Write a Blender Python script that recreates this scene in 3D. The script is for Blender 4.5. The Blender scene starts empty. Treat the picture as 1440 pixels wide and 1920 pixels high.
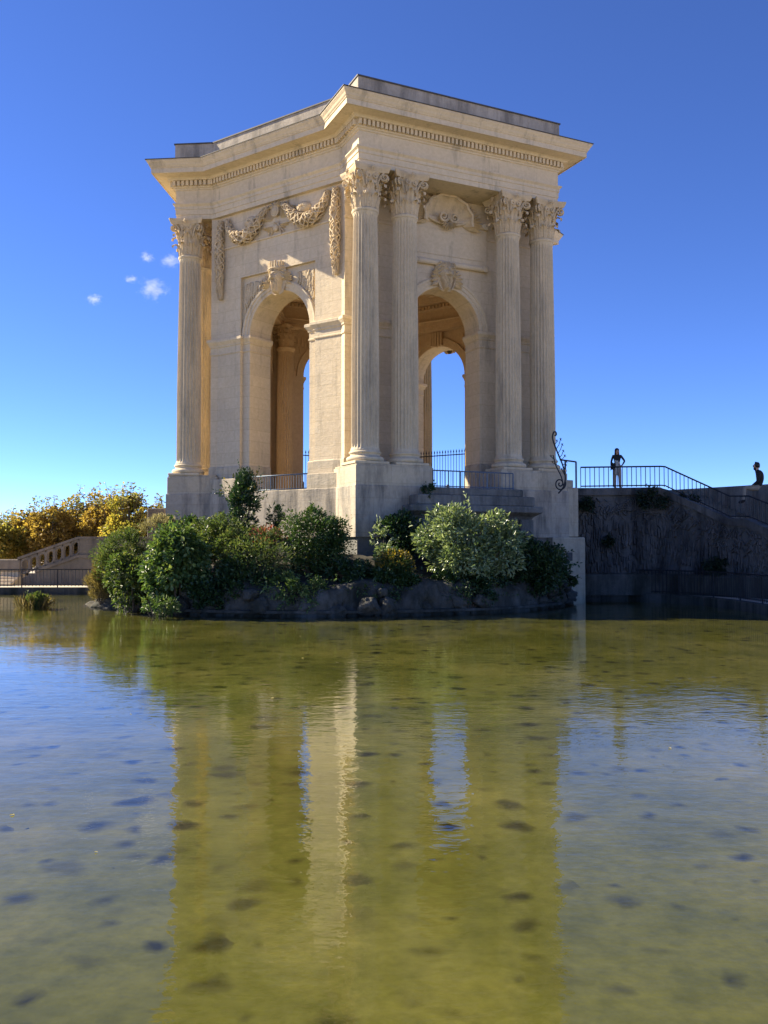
import bpy, bmesh, math, random
import numpy as np
from mathutils import Vector, Matrix, noise as mnoise
random.seed(7); RNG = np.random.default_rng(11)
PI = math.pi; R = math.radians
SC = bpy.context.scene; COL = SC.collection

# ------------------------------------------------------------------ camera, sky, sun, exposure
cam = bpy.data.cameras.new('camera'); cam_o = bpy.data.objects.new('camera', cam); COL.objects.link(cam_o)
cam.sensor_fit = 'VERTICAL'; cam.sensor_height = 36.0; cam.sensor_width = 27.0
cam.lens = 1661.0/1920.0*36.0; cam.clip_start = .1; cam.clip_end = 12000
cam_o.location = (0, 0, 2.2); cam_o.rotation_euler = (R(90+2.2), 0, 0); SC.camera = cam_o
SUN_AZ, SUN_EL = 159.5, 32.5
world = bpy.data.worlds.new("World"); SC.world = world; world.use_nodes = True
wn = world.node_tree
sky = wn.nodes.new('ShaderNodeTexSky'); sky.sky_type = 'NISHITA'; sky.sun_disc = False
sky.sun_elevation = R(SUN_EL); sky.sun_rotation = math.atan2(math.cos(R(SUN_AZ)), math.sin(R(SUN_AZ)))
sky.altitude = 2500; sky.air_density = 0.7; sky.dust_density = 0.0; sky.ozone_density = 7.0
hsv = wn.nodes.new('ShaderNodeHueSaturation'); hsv.inputs['Saturation'].default_value = 1.06; hsv.inputs['Hue'].default_value = .511
wn.links.new(sky.outputs[0], hsv.inputs['Color']); wn.links.new(hsv.outputs[0], wn.nodes['Background'].inputs[0])
wn.nodes['Background'].inputs[1].default_value = 0.082
sun = bpy.data.lights.new('sun', 'SUN'); sun.energy = 4.7; sun.angle = R(.55); sun.color = (1.0, .87, .66)
sun_o = bpy.data.objects.new('sun', sun); COL.objects.link(sun_o)
SDIR = Vector((math.cos(R(SUN_AZ))*math.cos(R(SUN_EL)), math.sin(R(SUN_AZ))*math.cos(R(SUN_EL)), math.sin(R(SUN_EL))))
sun_o.rotation_euler = SDIR.to_track_quat('Z', 'Y').to_euler(); sun_o.location = SDIR*80
SC.view_settings.view_transform = 'Standard'; SC.view_settings.look = 'None'; SC.view_settings.gamma = 1
SC.view_settings.exposure = 1.68
SC.cycles.diffuse_bounces = 6; SC.cycles.max_bounces = 14; SC.cycles.transparent_max_bounces = 24

# ------------------------------------------------------------------ pavilion frame
Z0 = 5.17                                    # top of the column pedestals above the water
BX, BY = -41.03*math.sin(R(.52)), 41.03*math.cos(R(.52))
AR = -65.0                                   # direction the nearest portico faces
def P(d, s, face, z):
    a = R(AR+face); return Vector((BX+math.cos(a)*d-math.sin(a)*s, BY+math.sin(a)*d+math.cos(a)*s, Z0+z))
def frot(face): return R(AR+face+90)
def W(u, v, y):                              # photograph pixel at a given distance (for siting things)
    t = R(2.2); a = (u-720)/1661.; b = -(v-960)/1661.
    d = Vector((a, math.cos(t)-b*math.sin(t), math.sin(t)+b*math.cos(t))); return Vector((0, 0, 2.2))+d*(y/d.y)

# ------------------------------------------------------------------ mesh helpers
class MB:
    def __init__(s): s.v = []; s.f = []; s.m = []; s.cm = 0
    def add(s, vs, fs):
        o = len(s.v); s.v.extend(tuple(p) for p in vs); s.f.extend(tuple(i+o for i in f) for f in fs); s.m.extend([s.cm]*len(fs)); return s
    def box(s, x0, x1, y0, y1, z0, z1):
        return s.add([(x0,y0,z0),(x1,y0,z0),(x1,y1,z0),(x0,y1,z0),(x0,y0,z1),(x1,y0,z1),(x1,y1,z1),(x0,y1,z1)],
                     [(0,3,2,1),(4,5,6,7),(0,1,5,4),(1,2,6,5),(2,3,7,6),(3,0,4,7)])
    def bbox(s, x0, x1, y0, y1, z0, z1, b=.02):   # box with chamfered upper and lower rims and corners
        def ring(i, z):
            return [(x0+i+b,y0+i,z),(x1-i-b,y0+i,z),(x1-i,y0+i+b,z),(x1-i,y1-i-b,z),(x1-i-b,y1-i,z),(x0+i+b,y1-i,z),(x0+i,y1-i-b,z),(x0+i,y0+i+b,z)]
        return s.loft([ring(b,z0),ring(0,z0+b),ring(0,z1-b),ring(b,z1)], True, True)
    def loft(s, rings, closed=True, caps=False):
        n = len(rings[0]); vs = [p for r in rings for p in r]; fs = []
        for i in range(len(rings)-1):
            for j in range(n if closed else n-1):
                k = (j+1) % n; fs.append((i*n+j, i*n+k, (i+1)*n+k, (i+1)*n+j))
        if caps: fs.append(tuple(reversed(range(n)))); fs.append(tuple((len(rings)-1)*n+j for j in range(n)))
        return s.add(vs, fs)
    def lathe(s, prof, n=32, c=(0,0,0), caps=True):
        return s.loft([[(c[0]+r*math.cos(2*PI*j/n), c[1]+r*math.sin(2*PI*j/n), c[2]+z) for j in range(n)] for r, z in prof], True, caps)
    def prism(s, poly, z0, z1):
        return s.loft([[(p[0],p[1],z0) for p in poly], [(p[0],p[1],z1) for p in poly]], True, True)
    def tube(s, path, rad, n=6, caps=True):
        path = [Vector(p) for p in path]; m = len(path); rings = []; up = None
        for i, p in enumerate(path):
            t = (path[min(i+1,m-1)]-path[max(i-1,0)])
            t = t.normalized() if t.length > 1e-9 else Vector((0,0,1))
            if up is None: up = t.orthogonal().normalized()
            up = (up-t*up.dot(t)); up = up.normalized() if up.length > 1e-6 else t.orthogonal().normalized()
            w = t.cross(up); r = rad(i/(m-1)) if callable(rad) else rad
            rings.append([p+(up*math.cos(2*PI*j/n)+w*math.sin(2*PI*j/n))*r for j in range(n)])
        return s.loft(rings, True, caps)
    def grid(s, fn, nu, nv):
        vs = [fn(i/nu, j/nv) for j in range(nv+1) for i in range(nu+1)]; k = nu+1
        return s.add(vs, [(j*k+i, j*k+i+1, (j+1)*k+i+1, (j+1)*k+i) for j in range(nv) for i in range(nu)])
    def xf(s, fn, start=0):
        for i in range(start, len(s.v)): s.v[i] = tuple(fn(Vector(s.v[i])))
        return s
    def mesh(s, name, mats=None, smooth=False, angle=None):
        me = bpy.data.meshes.new(name); me.from_pydata(s.v, [], s.f)
        for m in (mats if isinstance(mats, (list, tuple)) else [mats]):
            if m: me.materials.append(m)
        if isinstance(mats, (list, tuple)) and len(mats) > 1: me.polygons.foreach_set('material_index', s.m)
        if smooth: me.polygons.foreach_set('use_smooth', [True]*len(me.polygons))
        if angle: 
            me.polygons.foreach_set('use_smooth', [True]*len(me.polygons)); me.set_sharp_from_angle(angle=R(angle))
        me.update(); return me
    def build(s, name, mats, parent=None, smooth=False, angle=None, loc=(0,0,0), rz=0):
        return link(name, s.mesh(name, mats, smooth, angle), parent, loc, rz)
def link(name, data, parent=None, loc=(0,0,0), rz=0):
    o = bpy.data.objects.new(name, data); COL.objects.link(o); o.location = loc; o.rotation_euler = (0,0,rz)
    if parent: o.parent = parent
    return o
def empty(name, loc=(0,0,0), rz=0, parent=None): return link(name, None, parent, loc, rz)
def tag(o, label=None, cat=None, group=None, kind=None):
    if label: o['label'] = label
    if cat: o['category'] = cat
    if group: o['group'] = group
    if kind: o['kind'] = kind
    return o
def nz(p, sc=1.0): return mnoise.noise(Vector(p)*sc)

# ------------------------------------------------------------------ materials
def new_mat(name):
    m = bpy.data.materials.new(name); m.use_nodes = True; t = m.node_tree
    return m, t, t.nodes['Principled BSDF'], t.nodes['Material Output']
def nd(t, typ, **kw):
    n = t.nodes.new(typ)
    for k, v in kw.items():
        if k.startswith('i_'): n.inputs[k[2:].replace('_', ' ')].default_value = v
        else: setattr(n, k, v)
    return n
def ramp(t, fac, stops):
    n = t.nodes.new('ShaderNodeValToRGB'); e = n.color_ramp.elements
    while len(e) < len(stops): e.new(.5)
    for k, (p, c) in zip(e, stops): k.position = p; k.color = c if len(c) == 4 else (*c, 1)
    t.links.new(fac, n.inputs[0]); return n
def mixc(t, fac, a, b, mode='MIX'):
    n = t.nodes.new('ShaderNodeMix'); n.data_type = 'RGBA'; n.blend_type = mode
    for sock, val in ((n.inputs[0], fac), (n.inputs[6], a), (n.inputs[7], b)):
        if hasattr(val, 'links') or hasattr(val, 'is_linked'): t.links.new(val, sock)
        else: sock.default_value = val if not isinstance(val, tuple) else (*val, 1) if len(val) == 3 else val
    return n.outputs[2]
def noise_n(t, vec, scale, detail=4, rough=.6, sc3=None):
    if sc3:
        mp = t.nodes.new('ShaderNodeMapping'); mp.inputs['Scale'].default_value = sc3; t.links.new(vec, mp.inputs[0]); vec = mp.outputs[0]
    n = nd(t, 'ShaderNodeTexNoise', i_Scale=scale, i_Detail=detail, i_Roughness=rough); t.links.new(vec, n.inputs['Vector']); return n.outputs[0]
def stone(name, ca, cb, stain=(.16,.14,.11), stain_lo=.58, stain_hi=.78, stain_amt=.6, bump=.35, joints=None, rough=.9, pits=0):
    m, t, b, out = new_mat(name)
    g = nd(t, 'ShaderNodeNewGeometry').outputs['Position']
    c = mixc(t, ramp(t, noise_n(t, g, .55, 5, .65), [(.32,(0,0,0)),(.68,(1,1,1))]).outputs[0], ca, cb)
    c = mixc(t, ramp(t, noise_n(t, g, 7, 5, .7), [(.3,(.80,.78,.75)),(.7,(1.1,1.1,1.1))]).outputs[0], (0,0,0), c, 'MULTIPLY') if False else mixc(t, 1.0, c, ramp(t, noise_n(t, g, 7, 5, .7), [(.3,(.84,.83,.80)),(.7,(1,1,1))]).outputs[0], 'MULTIPLY')
    st = ramp(t, noise_n(t, g, 1.0, 6, .7, (1.6,1.6,.28)), [(stain_lo,(0,0,0)),(stain_hi,(1,1,1))]).outputs[0]
    mul = nd(t, 'ShaderNodeMath', operation='MULTIPLY'); t.links.new(st, mul.inputs[0]); mul.inputs[1].default_value = stain_amt
    c = mixc(t, mul.outputs[0], c, stain)
    hgt = noise_n(t, g, 14, 8, .75); amt = bump
    bm_ = nd(t, 'ShaderNodeBump', i_Strength=amt, i_Distance=.03); t.links.new(hgt, bm_.inputs['Height'])
    last = bm_
    b2 = nd(t, 'ShaderNodeBump', i_Strength=amt*.55, i_Distance=.05); t.links.new(noise_n(t, g, 3.2, 6, .6, (1,1,2.4)), b2.inputs['Height']); t.links.new(last.outputs[0], b2.inputs['Normal']); last = b2
    if joints:
        oc = nd(t, 'ShaderNodeTexCoord').outputs['Object']
        sp = nd(t, 'ShaderNodeSeparateXYZ'); t.links.new(oc, sp.inputs[0])
        cm = nd(t, 'ShaderNodeCombineXYZ'); t.links.new(sp.outputs[0], cm.inputs[0]); t.links.new(sp.outputs[2], cm.inputs[1])
        br = nd(t, 'ShaderNodeTexBrick', i_Scale=1.0); br.inputs['Color1'].default_value = (1,1,1,1); br.inputs['Color2'].default_value = (.88,.87,.85,1)
        br.inputs['Mortar'].default_value = (.72,.69,.63,1); br.inputs['Mortar Size'].default_value = .009; br.inputs['Brick Width'].default_value = joints[0]; br.inputs['Row Height'].default_value = joints[1]
        br.inputs['Bias'].default_value = -.25; br.inputs['Mortar Smooth'].default_value = .6
        t.links.new(cm.outputs[0], br.inputs['Vector']); c = mixc(t, .75, c, br.outputs[0], 'MULTIPLY')
        b3 = nd(t, 'ShaderNodeBump', i_Strength=.25, i_Distance=.02, invert=True); t.links.new(br.outputs['Fac'], b3.inputs['Height']); t.links.new(last.outputs[0], b3.inputs['Normal']); last = b3
    t.links.new(c, b.inputs['Base Color']); t.links.new(last.outputs[0], b.inputs['Normal'])
    b.inputs['Roughness'].default_value = rough; b.inputs['Specular IOR Level'].default_value = .25
    return m
def plain(name, col, rough=.6, metal=0, var=.25, sc=6, spec=.4):
    m, t, b, out = new_mat(name); g = nd(t, 'ShaderNodeNewGeometry').outputs['Position']
    n = noise_n(t, g, sc, 5, .65); lo = tuple(x*(1-var) for x in col); hi = tuple(min(1, x*(1+var)) for x in col)
    t.links.new(ramp(t, n, [(.3, lo), (.7, hi)]).outputs[0], b.inputs['Base Color'])
    b.inputs['Roughness'].default_value = rough; b.inputs['Metallic'].default_value = metal; b.inputs['Specular IOR Level'].default_value = spec
    return m
def leafmat(name, c0, c1, c2, trans=.35, gloss=.35):
    m, t, b, out = new_mat(name)
    at = nd(t, 'ShaderNodeAttribute', attribute_name='rnd')
    c = ramp(t, at.outputs['Fac'], [(0, c0), (.6, c1), (1, c2)]).outputs[0]
    t.links.new(c, b.inputs['Base Color']); b.inputs['Roughness'].default_value = gloss; b.inputs['Specular IOR Level'].default_value = .45
    tr = nd(t, 'ShaderNodeBsdfTranslucent'); t.links.new(mixc(t, 1.0, c, (1.3,1.35,.7), 'MULTIPLY'), tr.inputs[0])
    mx = nd(t, 'ShaderNodeMixShader'); mx.inputs[0].default_value = trans
    t.links.new(b.outputs[0], mx.inputs[1]); t.links.new(tr.outputs[0], mx.inputs[2]); t.links.new(mx.outputs[0], out.inputs[0])
    return m
M = {}
M['stone'] = stone('limestone', (.69,.57,.385), (.61,.51,.355), stain_amt=.6, stain_lo=.55, stain_hi=.72)
M['wall'] = stone('limestone_blocks', (.69,.57,.385), (.61,.51,.36), stain_amt=.5, stain_lo=.56, stain_hi=.74, joints=(1.15,.46), bump=.45)
M['carve'] = stone('carved_limestone', (.67,.54,.35), (.55,.44,.28), stain=(.12,.10,.08), stain_lo=.52, stain_hi=.7, stain_amt=.55, bump=.5)
M['column'] = stone('column_stone', (.67,.56,.38), (.56,.475,.335), stain=(.15,.14,.12), stain_lo=.5, stain_hi=.72, stain_amt=.6, bump=.4)
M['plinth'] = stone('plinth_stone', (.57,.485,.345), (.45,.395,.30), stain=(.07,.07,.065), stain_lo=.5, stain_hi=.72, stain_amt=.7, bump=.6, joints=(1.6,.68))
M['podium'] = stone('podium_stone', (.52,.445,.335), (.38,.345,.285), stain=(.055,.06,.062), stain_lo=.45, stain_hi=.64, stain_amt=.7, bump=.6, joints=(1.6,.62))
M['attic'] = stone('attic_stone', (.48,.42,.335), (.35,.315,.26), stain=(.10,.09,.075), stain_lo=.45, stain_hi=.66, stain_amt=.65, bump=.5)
M['oldstone'] = stone('old_grey_stone', (.24,.23,.205), (.16,.16,.15), stain=(.035,.038,.035), stain_lo=.42, stain_hi=.68, stain_amt=.8, bump=.8)
M['stairstone'] = stone('stair_stone', (.25,.21,.165), (.17,.15,.12), stain=(.06,.055,.05), stain_lo=.45, stain_hi=.68, stain_amt=.7, bump=.7)
M['darkwall'] = stone('dark_wall_stone', (.15,.147,.14), (.085,.086,.086), stain=(.022,.024,.026), stain_lo=.44, stain_hi=.62, stain_amt=.85, bump=.9)  # very dark grey base with near-black vertical streaks
M['wallface'] = stone('dark_wall_courses', (.15,.148,.142), (.08,.082,.083), stain=(.02,.022,.024), stain_lo=.46, stain_hi=.60, stain_amt=.75, bump=.9, joints=(1.1,.42))  # same dark grey with block courses added
M['rock'] = stone('rock', (.13,.125,.112), (.055,.055,.048), stain=(.015,.018,.011), stain_lo=.40, stain_hi=.60, stain_amt=.8, bump=1.0)
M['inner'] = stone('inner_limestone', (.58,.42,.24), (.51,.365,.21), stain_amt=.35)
M['lead'] = plain('lead_sheet', (.07,.065,.06), .7)
M['iron'] = plain('wrought_iron', (.018,.02,.024), .5, .3)
M['bluesteel'] = plain('blue_painted_steel', (.10,.14,.19), .5, .2)
M['soil'] = plain('soil', (.045,.04,.028), 1, 0, .5, 3)
M['ground'] = plain('gravel_ground', (.46,.40,.31), 1, 0, .2, 1.5)
M['bark'] = plain('bark', (.10,.08,.06), .95, 0, .4, 8)
M['skin'] = plain('skin', (.42,.25,.18), .55, 0, .08)
M['hair'] = plain('dark_hair', (.012,.009,.008), .5, 0, .2)
M['black'] = plain('black_cloth', (.012,.012,.014), .85, 0, .3)
M['beige'] = plain('beige_cloth', (.33,.27,.23), .9, 0, .15)
M['greycloth'] = plain('grey_cloth', (.36,.36,.33), .9, 0, .15)
M['khaki'] = plain('khaki_cloth', (.24,.22,.18), .9, 0, .15)
M['lf_broad'] = leafmat('broad_leaf', (.04,.08,.022), (.09,.15,.04), (.25,.29,.10), .32, .40)
M['lf_feather'] = leafmat('feathery_leaf', (.04,.07,.022), (.09,.13,.035), (.20,.20,.07), .4, .5)
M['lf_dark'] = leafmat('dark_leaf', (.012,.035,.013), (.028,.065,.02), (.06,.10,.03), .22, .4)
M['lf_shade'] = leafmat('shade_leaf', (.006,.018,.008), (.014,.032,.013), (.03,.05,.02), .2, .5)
M['lf_round'] = leafmat('round_bush_leaf', (.02,.05,.014), (.045,.09,.02), (.11,.15,.035), .28, .42)
M['lf_fig'] = leafmat('pale_glossy_leaf', (.09,.14,.06), (.21,.27,.13), (.40,.44,.27), .28, .32)
M['lf_yel'] = leafmat('yellow_leaf', (.05,.055,.015), (.14,.11,.02), (.40,.28,.03), .3, .5)
M['lf_red'] = leafmat('red_flower', (.07,.08,.03), (.20,.06,.045), (.42,.09,.07), .3, .6)
M['lf_reed'] = leafmat('reed_leaf', (.10,.085,.035), (.20,.15,.06), (.34,.26,.12), .35, .6)
M['lf_fluff'] = leafmat('dry_grass', (.18,.16,.09), (.32,.28,.17), (.46,.40,.28), .4, .8)
M['lf_aut'] = leafmat('autumn_leaf', (.17,.12,.035), (.34,.23,.06), (.46,.34,.13), .55, .5)
M['lf_aut2'] = leafmat('turning_leaf', (.12,.14,.04), (.30,.25,.06), (.52,.36,.09), .6, .5)
M['lf_top'] = leafmat('shoot_leaf', (.11,.13,.06), (.22,.20,.09), (.36,.30,.13), .45, .5)

def water_mat():
    m, t, b, out = new_mat('pond_water'); t.nodes.remove(b)
    g = nd(t, 'ShaderNodeNewGeometry').outputs['Position']
    big = noise_n(t, g, 1.0, 3, .5, (.22,.5,1)); mid = noise_n(t, g, 1.0, 3, .55, (2.6,5.0,1)); fine = noise_n(t, g, 1.0, 2, .5, (8,11,1))
    patch = ramp(t, noise_n(t, g, 1.0, 2, .5, (.06,.11,1)), [(.38,(.45,.45,.45)),(.62,(1.3,1.3,1.3))]).outputs[0]
    b1 = nd(t, 'ShaderNodeBump', i_Strength=1, i_Distance=.012); t.links.new(big, b1.inputs['Height'])
    b2 = nd(t, 'ShaderNodeBump', i_Distance=.0052); t.links.new(patch, b2.inputs['Strength']); t.links.new(mid, b2.inputs['Height']); t.links.new(b1.outputs[0], b2.inputs['Normal'])
    b3 = nd(t, 'ShaderNodeBump', i_Distance=.0020); t.links.new(patch, b3.inputs['Strength']); t.links.new(fine, b3.inputs['Height']); t.links.new(b2.outputs[0], b3.inputs['Normal'])
    dt = nd(t, 'ShaderNodeVectorMath', operation='DOT_PRODUCT'); t.links.new(b3.outputs[0], dt.inputs[0]); t.links.new(nd(t, 'ShaderNodeNewGeometry').outputs['Incoming'], dt.inputs[1])
    ab = nd(t, 'ShaderNodeMath', operation='ABSOLUTE'); t.links.new(dt.outputs['Value'], ab.inputs[0])
    om = nd(t, 'ShaderNodeMath', operation='SUBTRACT', use_clamp=True); om.inputs[0].default_value = 1; t.links.new(ab.outputs[0], om.inputs[1])
    pw5 = nd(t, 'ShaderNodeMath', operation='POWER'); t.links.new(om.outputs[0], pw5.inputs[0]); pw5.inputs[1].default_value = 5
    fr = nd(t, 'ShaderNodeMath', operation='MULTIPLY_ADD'); t.links.new(pw5.outputs[0], fr.inputs[0]); fr.inputs[1].default_value = .98; fr.inputs[2].default_value = .02   # Schlick, the same from both sides
    tr = nd(t, 'ShaderNodeBsdfTransparent'); tr.inputs[0].default_value = (.95,.96,.84,1)
    gl = nd(t, 'ShaderNodeBsdfGlossy', i_Roughness=.015); gl.inputs[0].default_value = (1,1,1,1); t.links.new(b3.outputs[0], gl.inputs['Normal'])
    mx = nd(t, 'ShaderNodeMixShader'); t.links.new(fr.outputs[0], mx.inputs[0]); t.links.new(tr.outputs[0], mx.inputs[1]); t.links.new(gl.outputs[0], mx.inputs[2])
    t.links.new(mx.outputs[0], out.inputs[0]); return m
def bed_mat():
    m, t, b, out = new_mat('pond_bed'); g = nd(t, 'ShaderNodeNewGeometry').outputs['Position']
    c = ramp(t, noise_n(t, g, .35, 5, .6), [(.3,(.062,.066,.019)),(.48,(.090,.091,.026)),(.7,(.140,.130,.045))]).outputs[0]
    c = mixc(t, 1.0, c, ramp(t, noise_n(t, g, 9, 6, .75), [(.3,(.78,.78,.78)),(.7,(1.12,1.1,1.0))]).outputs[0], 'MULTIPLY')
    wob = nd(t, 'ShaderNodeVectorMath', operation='ADD'); t.links.new(g, wob.inputs[0])
    wn_ = nd(t, 'ShaderNodeTexNoise', i_Scale=3.0, i_Detail=5.0); t.links.new(g, wn_.inputs['Vector'])
    ws = nd(t, 'ShaderNodeVectorMath', operation='SCALE'); t.links.new(wn_.outputs['Color'], ws.inputs[0]); ws.inputs['Scale'].default_value = .30; t.links.new(ws.outputs[0], wob.inputs[1])
    for scl, rmax, soft in ((1.45,.38,.17), (2.8,.46,.24), (.85,.26,.12)):
        vo = nd(t, 'ShaderNodeTexVoronoi', i_Scale=scl, i_Randomness=1.0, voronoi_dimensions='2D'); t.links.new(wob.outputs[0], vo.inputs['Vector'])
        sp = nd(t, 'ShaderNodeSeparateColor'); t.links.new(vo.outputs['Color'], sp.inputs[0])
        sz = nd(t, 'ShaderNodeMath', operation='MULTIPLY_ADD'); t.links.new(sp.outputs[0], sz.inputs[0]); sz.inputs[1].default_value = rmax; sz.inputs[2].default_value = -.06
        df = nd(t, 'ShaderNodeMath', operation='SUBTRACT'); t.links.new(sz.outputs[0], df.inputs[0]); t.links.new(vo.outputs['Distance'], df.inputs[1])
        spot = ramp(t, df.outputs[0], [(0,(0,0,0)),(soft,(1,1,1))]).outputs[0]
        mu = nd(t, 'ShaderNodeMath', operation='MULTIPLY'); t.links.new(spot, mu.inputs[0]); t.links.new(sp.outputs[1], mu.inputs[1])
        c = mixc(t, mu.outputs[0], c, (.014,.014,.008))
    c = mixc(t, 1.0, c, ramp(t, noise_n(t, g, 2.4, 6, .7), [(.36,(.78,.80,.76)),(.58,(1,1,1))]).outputs[0], 'MULTIPLY')
    t.links.new(c, b.inputs['Base Color']); b.inputs['Roughness'].default_value = 1; b.inputs['Specular IOR Level'].default_value = 0
    return m
M['water'] = water_mat(); M['bed'] = bed_mat()

# ------------------------------------------------------------------ ground, pond
POND = [(-13,3.0),(-22,8),(-26,18),(-25,30),(-21,39),(-18.5,41.6),(-12,41.7),(-9.5,42.5),(-4,46),(3,46),(6.6,40),(7.9,37.9),(9.6,36.9),(11.3,35.5),(12.2,34),(12.55,32),(12.6,29),(13.2,25),(15,18),(15.5,10),(13,3.0)]
def ring_fill(inner, outer, z, name, mat):
    bm = bmesh.new(); loops = []
    for poly in (inner, outer):
        vs = [bm.verts.new((x,y,z)) for x, y in poly]; loops += [bm.edges.new((vs[i], vs[(i+1)%len(vs)])) for i in range(len(vs))]
    bmesh.ops.triangle_fill(bm, edges=loops, use_beauty=True)
    for f in bm.faces:
        if f.normal.z < 0: f.normal_flip()
    me = bpy.data.meshes.new(name); bm.to_mesh(me); bm.free(); me.materials.append(mat); return link(name, me)
tag(ring_fill(POND, [(3000*math.cos(a*PI/18), 3000*math.sin(a*PI/18)+20) for a in range(36)], .24, 'ground', M['ground']), kind='structure')
def offset_poly(poly, o):
    n = len(poly); cx = sum(p[0] for p in poly)/n; cy = sum(p[1] for p in poly)/n; out = []
    for i in range(n):
        a, b, c = (Vector(poly[(i+k) % n]) for k in (-1,0,1)); t1 = (b-a).normalized(); t2 = (c-b).normalized()
        n1 = Vector((t1.y,-t1.x)); n2 = Vector((t2.y,-t2.x)); m = (n1+n2); m = m/max(.4, m.length_squared)*2*1.0
        if (Vector((b.x-cx, b.y-cy))).dot(m) < 0: m = -m
        out.append(tuple(b+m*.5*o*1.4))
    return out
kb = MB()
inn = POND; outp = offset_poly(POND, .42)
kb.loft([[(x,y,-.7) for x, y in inn], [(x,y,.20) for x, y in inn], [(inn[i][0]*.96+outp[i][0]*.04, inn[i][1]*.96+outp[i][1]*.04, .255) for i in range(len(inn))], [(x,y,.258) for x, y in outp], [(x,y,.1) for x, y in outp]])
tag(kb.build('pond_kerb', M['rock']), kind='structure')
b = MB(); b.add([(-40,1,0),(30,1,0),(30,52,0),(-40,52,0)], [(0,1,2,3)]); tag(b.build('water', M['water']), kind='structure')
b = MB(); b.add([(-40,1,-.09),(30,1,-.09),(30,52,-.09),(-40,52,-.09)], [(0,1,2,3)]); tag(b.build('pond_bed', M['bed']), kind='structure')

# ------------------------------------------------------------------ the pavilion
pav = empty('pavilion', (BX, BY, Z0))
tag(pav, 'hexagonal pale limestone pavilion with paired fluted columns and open arches on an island', 'pavilion')
PORT = (0, 120, 240); REC = (60, 180, 300)
OD, OW, ORC = 8.15, 4.40, 7.08               # architrave face: portico distance, half width, recessed-side distance
def outline(o, z, d=OD, w=OW, dr=ORC):
    pts = []
    for k in PORT:
        a = R(AR+k); nn = Vector((math.cos(a), math.sin(a))); e = Vector((-nn.y, nn.x))
        di = 2*((dr+o)-(w+o)*.8660254)
        for dd, ss in ((di,-(w+o)), (d+o,-(w+o)), (d+o,w+o), (di,w+o)): q = nn*dd+e*ss; pts.append((q.x, q.y, z))
    return pts
def sweep(name, prof, mat, parent=pav, cap_top=False, base=(OD,OW,ORC), angle=None):
    b = MB(); rings = [outline(o, z, *base) for o, z in prof]; b.loft(rings)
    if cap_top: n = len(rings[0]); b.f.append(tuple((len(rings)-1)*n+j for j in range(n))); b.m.append(0)
    return b.build(name, mat, parent, angle=angle)
# --- podium
FL = -.80
BP = (8.385, 4.60, 7.25)
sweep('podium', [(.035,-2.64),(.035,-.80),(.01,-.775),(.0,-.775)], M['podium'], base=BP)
sweep('foundation', [(-.08,-6.0),(-.08,-2.60)], M['oldstone'], base=BP)
b = MB(); pts = outline(-.02, FL, *BP); b.add(pts, [tuple(range(len(pts)))]); b.build('floor', M['plinth'], pav)
for k in PORT:                               # pedestal blocks under each pair of columns
    for sg in (-1, 1):
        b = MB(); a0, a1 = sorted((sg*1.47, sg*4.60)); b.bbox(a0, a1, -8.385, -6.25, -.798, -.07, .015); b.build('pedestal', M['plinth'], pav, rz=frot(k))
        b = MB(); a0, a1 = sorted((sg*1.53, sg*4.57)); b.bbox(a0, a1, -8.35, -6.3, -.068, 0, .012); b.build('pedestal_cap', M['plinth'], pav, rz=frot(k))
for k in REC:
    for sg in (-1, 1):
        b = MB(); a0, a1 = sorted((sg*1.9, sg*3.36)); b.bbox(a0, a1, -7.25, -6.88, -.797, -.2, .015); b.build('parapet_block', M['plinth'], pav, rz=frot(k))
# --- walls with arches
HW, SPR, ZT = 1.60, 5.75, 11.05
def arch_pts(hw, n=28): return [(hw*math.cos(PI*i/n), SPR+hw*math.sin(PI*i/n)) for i in range(n+1)]
def arch_panel(b, s0, s1, z0, z1, y, hw, flip=False):
    A = arch_pts(hw); n = len(A); st = len(b.f)
    b.add([(hw,y,z0),(s1,y,z0),(s1,y,SPR),(hw,y,SPR)], [(0,1,2,3)]); b.add([(s0,y,z0),(-hw,y,z0),(-hw,y,SPR),(s0,y,SPR)], [(0,1,2,3)])
    outer = []
    for x, z in A:
        t = math.atan2(z-SPR, x); r = 1e9
        if math.cos(t) > 1e-6: r = min(r, s1/math.cos(t))
        if math.cos(t) < -1e-6: r = min(r, s0/math.cos(t))
        if math.sin(t) > 1e-6: r = min(r, (z1-SPR)/math.sin(t))
        outer.append((r*math.cos(t), SPR+r*math.sin(t)))
    for i in range(n-1):
        b.add([(A[i][0],y,A[i][1]), (outer[i][0],y,outer[i][1]), (outer[i+1][0],y,outer[i+1][1]), (A[i+1][0],y,A[i+1][1])], [(0,1,2,3)])
    for sx, cx in ((s1,1),(s0,-1)):          # corner triangles
        for i in range(n-1):
            p, q = outer[i], outer[i+1]
            if (abs(p[0]-sx) < 1e-6) != (abs(q[0]-sx) < 1e-6) and (abs(p[1]-z1) < 1e-6 or abs(q[1]-z1) < 1e-6):
                b.add([(p[0],y,p[1]),(sx,y,z1),(q[0],y,q[1])], [(0,1,2)])
    if flip:
        for i in range(st, len(b.f)): b.f[i] = tuple(reversed(b.f[i]))
def reveal(b, y0, y1, hw):
    pr_ = [(hw,FL)]+arch_pts(hw)+[(-hw,FL)]; b.loft([[(x,y0,z) for x, z in pr_], [(x,y1,z) for x, z in pr_]], closed=False)
YI = -5.5
pw = MB(); arch_panel(pw, -4.32, 4.32, FL, ZT, -6.62, HW); pwr = MB(); reveal(pwr, -6.62, YI, HW)
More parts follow.
